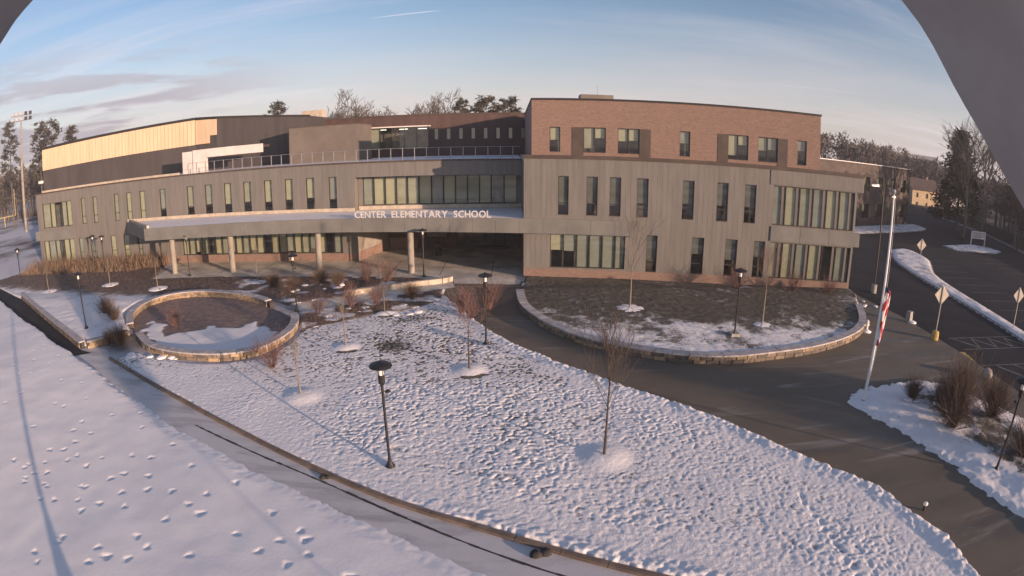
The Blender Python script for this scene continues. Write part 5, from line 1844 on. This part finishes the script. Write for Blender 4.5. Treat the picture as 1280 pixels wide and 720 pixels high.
def wood_mass(name, label, spots, seed, hmin, hmax, pine=0.2):
    """far-off wood that reads as one mass"""
    rng = random.Random(seed)
    b = MB()
    for (x, y, z) in spots:
        h = rng.uniform(hmin, hmax)
        if rng.random() < pine:
            mi = 1
            b.tube([(x, y, z), (x, y, z + h)], [0.25, 0.05], 4, 0, False)
            for k in range(130):
                f = rng.uniform(0.35, 1.0)
                w = 2.6 * math.sin(math.pi * (1 - f) * .7 + .45)
                a = rng.uniform(0, 6.28)
                c = Vector((x + w * rng.random() * math.cos(a), y + w * rng.random() * math.sin(a), z + h * f))
                d = Vector((rng.uniform(-1, 1), rng.uniform(-1, 1), rng.uniform(-.3, .8))) * 0.9
                u = Vector((rng.uniform(-1, 1), rng.uniform(-1, 1), rng.uniform(-1, 1))) * 0.35
                b.face([c - u, c + u, c + d], 1)
        else:
            b.tube([(x, y, z), (x + rng.uniform(-.4, .4), y, z + h * .6)], [0.22, 0.12], 4, 0, False)
            cw = h * rng.uniform(0.20, 0.30)
            for k in range(115):
                q = Vector((rng.gauss(0, 1), rng.gauss(0, 1), rng.gauss(0, 1))).normalized() * rng.random() ** 0.4
                c = Vector((x + q.x * cw, y + q.y * cw, z + h * 0.64 + q.z * h * 0.36))
                d = (q + Vector((rng.uniform(-.6, .6), rng.uniform(-.6, .6), rng.uniform(-.1, .9)))) * rng.uniform(0.5, 1.2)
                u = d.cross(Vector((rng.uniform(-1, 1), rng.uniform(-1, 1), rng.uniform(-1, 1)))).normalized() * rng.uniform(0.12, 0.42)
                b.face([c - u, c + u, c + d], 0)
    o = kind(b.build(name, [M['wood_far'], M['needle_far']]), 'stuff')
    o['label'] = label
    return o


hillf = lambda x, y: 13.5 * math.exp(-((x - 85) / 110) ** 2) * min(1, max(0, (y - 130) / 60))
b = MB()
hx = list(range(-100, 520, 20)); hy = list(range(125, 330, 15))
for i in range(len(hx) - 1):
    for j in range(len(hy) - 1):
        b.face([(x, y, hillf(x, y) - 0.1) for x, y in ((hx[i], hy[j]), (hx[i + 1], hy[j]), (hx[i + 1], hy[j + 1]), (hx[i], hy[j + 1]))])
kind(b.build('hill', M['hill'], None, True), 'structure')
rng = random.Random(71)
sp = []
while len(sp) < 900:
    x, y = rng.uniform(20, 420), rng.uniform(145, 235)
    sp.append((x, y, hillf(x, y)))
wood_mass('treeline', 'brown wooded hillside behind the school on the right', sp, 5, 8, 11.8, 0.22)
sp = [(rng.uniform(-260, -118), rng.uniform(128, 190), 0) for k in range(420)]
wood_mass('treeline', 'dark wood beyond the far left playing field', sp, 6, 13, 20, 0.35)
sp = []
while len(sp) < 330:
    x, y = rng.uniform(95, 190), rng.uniform(45, 125)
    nn = 0.629 * x + 0.777 * y
    if x > 97 + max(0, (y - 66)) * 0.50 and not (174 < nn < 197 and x > 118):
        sp.append((x, y, 0))
wood_mass('treeline', 'shaded brown wood behind the parking lot fence on the right', sp, 8, 6, 17, 0.3)

# right side: big evergreen, bare trees, fence, houses
pine_tree('large dark evergreen behind the parking lot fence on the right', (96.5, 95, 0), 21.5, 6.8, 61, 0.12, 'cone', 130, 40, 1.3, 'needle', 'trees by the parking lot', 0.35)
GT = 'trees by the parking lot'
bare_tree('tall bare tree above the evergreen at the right', (88, 84, 0), 24.5, 62, 0.6, 'bark_grey', GT, 4, 0.3)
bare_tree('tall bare tree at the right beside the grey hood', (94, 84, 0), 24.0, 63, 0.6, 'bark_grey', GT, 4, 0.3)
bare_tree('bare tree at the right edge over the fence', (97, 76, 0), 20.0, 64, 0.65, 'bark_grey', GT, 4, 0.28)
bare_tree('reddish bare tree in front of the right wood', (93, 72, 0), 14.0, 65, 0.7, 'bark', GT, 4, 0.22)
fence = thing('board_fence', 'dark wooden board fence along the far side of the parking lot', 'fence')
fl = walk([(84.0, 44), (94.0, 66), (106, 89), (116, 114), (121, 134)], 2.4)
fpost = MB(); fpost.box(-0.07, 0.07, -0.07, 0.07, 0, 2.3); fpm = fpost.mesh('post', M['fence'])
for i, (a, c) in enumerate(zip(fl[:-1], fl[1:])):
    obj('post', fpm, fence, (a[0], a[1], 0))
    a, c = Vector(a), Vector(c)
    b = MB()
    for k in range(12):
        t0, t1 = k / 12 + 0.006, (k + 1) / 12 - 0.006
        b.obox(a.lerp(c, t0), a.lerp(c, t1), 0.03, 0.08, 2.1 + 0.03 * math.sin(i * 3 + k))
    kind(b.build('board', M['fence'], fence), 'stuff')


def house(label, p, rz, w, d, h, rise, m, rows=2, cols=3):
    t = thing('house', label, 'house', (*p, 0), rz, 'houses beyond the parking lot')
    hops = []
    for r_ in range(rows):
        for c_ in range(cols):
            x = -w / 2 + w * (c_ + 0.5) / cols
            hops.append((x - 0.5, x + 0.5, 1.0 + r_ * 2.8, 2.5 + r_ * 2.8))
    facade('wall', lambda x: -d / 2, -w / 2, w / 2, 0, h, hops, M[m], t)
    for o_ in hops:
        window(t, lambda x: -d / 2, *o_, blinds=(0.4,), sill=False, fr=0.08)
    b = MB()
    b.face([(-w / 2, d / 2, 0), (-w / 2, -d / 2, 0), (-w / 2, -d / 2, h), (-w / 2, 0, h + rise), (-w / 2, d / 2, h)])
    b.face([(w / 2, -d / 2, 0), (w / 2, d / 2, 0), (w / 2, d / 2, h), (w / 2, 0, h + rise), (w / 2, -d / 2, h)])
    b.face([(w / 2, d / 2, 0), (-w / 2, d / 2, 0), (-w / 2, d / 2, h), (w / 2, d / 2, h)])
    b.face([(-w / 2, -d / 2 + 0.3, 0), (w / 2, -d / 2 + 0.3, 0), (w / 2, -d / 2 + 0.3, h), (-w / 2, -d / 2 + 0.3, h)])
    b.build('side_wall', M[m], t)
    b = MB()
    e = 0.4
    for s in (-1, 1):
        b.hexa([(-w / 2 - e, s * (d / 2 + e), h - 0.2), (w / 2 + e, s * (d / 2 + e), h - 0.2), (w / 2 + e, 0, h + rise), (-w / 2 - e, 0, h + rise), (-w / 2 - e, s * (d / 2 + e), h), (w / 2 + e, s * (d / 2 + e), h), (w / 2 + e, 0, h + rise + 0.2), (-w / 2 - e, 0, h + rise + 0.2)])
    rf = b.build('roof', M['roof_tile'], t)
    b = MB(); b.box(w * .2, w * .2 + .7, -.35, .35, h + rise * .5, h + rise + 0.9); b.build('chimney', M['brick'], rf)
    return t


house('sunlit ochre yellow house beyond the end of the parking lot', (124.5, 142), -0.1, 12, 9, 6.2, 3.2, 'ochre')
house('pale grey house beside the ochre house, partly hidden by the evergreen', (141, 141), -0.1, 10, 9, 5.4, 2.6, 'pale_wall')
house('yellow house glimpsed through the trees on the right', (152, 104), -0.1, 9, 8, 5.8, 3.0, 'ochre')
blk = thing('flat_roof_block', 'pale flat roofed building on the wooded hillside at the right', 'building', (188, 222, 0), -0.5)
b = MB(); b.box(-12, 12, -6, 6, 4, 17.6); b.build('wall', M['wood_far'], blk)
b = MB(); b.box(-12.4, 12.4, -6.4, 6.4, 17.6, 19.4); b.build('roof_fascia', M['pale_wall'], blk)

# left: floodlight tower and goal posts
tw = thing('floodlight_tower', 'tall floodlight tower on the far left playing field', 'light tower', (-118.6, 99.8, 0), 0.75)
b = MB(); b.lathe([(0.40, 0), (0.36, 12), (0.27, 20), (0.16, 29.5)], n=12); b.build('pole', M['concrete'], tw)
b = MB(); b.tube([(-3.0, 0, 28.9), (3.0, 0, 28.9)], 0.12, 5); b.tube([(-3.0, 0, 27.6), (3.0, 0, 27.6)], 0.12, 5); b.build('crossarm', M['galv'], tw)
for z in (28.9, 27.6):
    for k in range(5):
        b = MB(); b.hexa([(-2.9 + 1.3 * k, -0.5, z), (-2.1 + 1.3 * k, -0.5, z), (-2.1 + 1.3 * k, 0.3, z), (-2.9 + 1.3 * k, 0.3, z), (-2.9 + 1.3 * k, -0.3, z + 0.8), (-2.1 + 1.3 * k, -0.3, z + 0.8), (-2.1 + 1.3 * k, 0.3, z + 0.9), (-2.9 + 1.3 * k, 0.3, z + 0.9)])
        b.build('floodlight', M['galv'] if k < 3 else M['black'], tw)
for lab, p in (('yellow football goal post at the far left edge', (-152, 118, 0)),):
    g = thing('goal_post', lab, 'goal post', p, 0.95)
    b = MB(); b.tube([(0, 0, 0), (0, 0, 3.0)], 0.16, 6); b.build('stem', M['goal'], g)
    b = MB(); b.tube([(-4.2, 0, 3.0), (4.2, 0, 3.0)], 0.14, 6); b.build('crossbar', M['goal'], g)
    for s in (-1, 1):
        b = MB(); b.tube([(4.2 * s, 0, 3.0), (4.2 * s, 0, 11.0)], 0.11, 6); b.build('upright', M['goal'], g)

# ================================================================ BEHIND THE VIEW: the camera's own pole, an unseen pine added to shade the path
t = thing('camera_pole', 'steel pole on a thick pedestal that carries the webcam and throws the long shadow', 'pole', (0.25, -2.45, 0))
b = MB(); b.lathe([(0.42, 0), (0.42, 2.15), (0.32, 2.35), (0.22, 2.6), (0.11, 3.0)], n=18); b.build('pedestal', M['concrete'], t)
b = MB(); b.lathe([(0.11, 2.95), (0.09, 8), (0.075, 12.2)], n=14); b.build('pole', M['galv'], t)
b = MB(); b.tube([(0, 0, 11.9), (-0.2, 1.6, 11.9), (-0.25, 2.25, 11.78)], 0.035, 8); b.build('bracket_arm', M['galv'], t)
pine_tree('unseen pine added behind the viewpoint so its crown shades the left path', (15.9, -5.5, 0), 12.2, 1.25, 91, 0.46, n=100, per=40, leaf=0.5, group='pine behind the viewpoint', trunk=0.035)


def make_hood():
    """half-round weather hood round the webcam, front rim 12 cm before the lens"""
    arch = smooth_poly([(-2.3, -0.2), (-1.72, 0.47), (-1.50, 0.714), (-1.36, 0.835), (-0.8, 1.15), (-0.1, 1.22), (0.55, 1.03), (0.95, 0.70), (1.11, 0.448), (1.36, 0.18), (1.9, -0.25)], 5, False)
    L = 0.12
    C = cam.matrix_basis
    Mx = Matrix.Translation(cam.location) @ cam.rotation_euler.to_matrix().to_4x4()
    b = MB()
    n = len(arch)
    rows = []
    for depth, k in ((L, 1.0), (L, 1.035), (0.02, 1.05), (-0.10, 1.05), (-0.10, 1.0), (0.02, 1.0)):
        rows.append([tuple(Mx @ Vector((x * L * k, y * L * k, -depth))) for x, y in arch])
    for r_ in rows:
        b.v.extend(r_)
    m_ = len(rows)
    for i in range(m_):
        j = (i + 1) % m_
        for q in range(n - 1):
            b.f.append((i * n + q, i * n + q + 1, j * n + q + 1, j * n + q)); b.m.append(0)
    t = thing('camera_hood', 'smooth grey weather hood of the webcam arching across the top corners', 'hood')
    b.build('hood_shell', M['hood'], t, True)
    b = MB(); b.tube([Mx @ Vector((-0.02, 0.145, 0.06)), Mx @ Vector((0, 0.30, 0.06))], 0.03, 8); b.build('hood_mount', M['galv'], t)


make_hood()


# ================================================================ AIR: thin haze added to soften contrast, standing in for lens glare
hz = bpy.data.materials.new('haze')
hz.use_nodes = True
ht = NT(hz.node_tree)
ho = ht.n('ShaderNodeOutputMaterial')
pv = ht.n('ShaderNodeVolumePrincipled')
pv.inputs['Color'].default_value = (0.86, 0.86, 0.90, 1)
pv.inputs['Density'].default_value = 0.0005
pv.inputs['Anisotropy'].default_value = 0.0
ht.l(pv.outputs[0], ho.inputs['Volume'])
b = MB()
b.box(-480, 560, -60, 360, -1.2, 34)
kind(b.build('haze', hz), 'stuff')
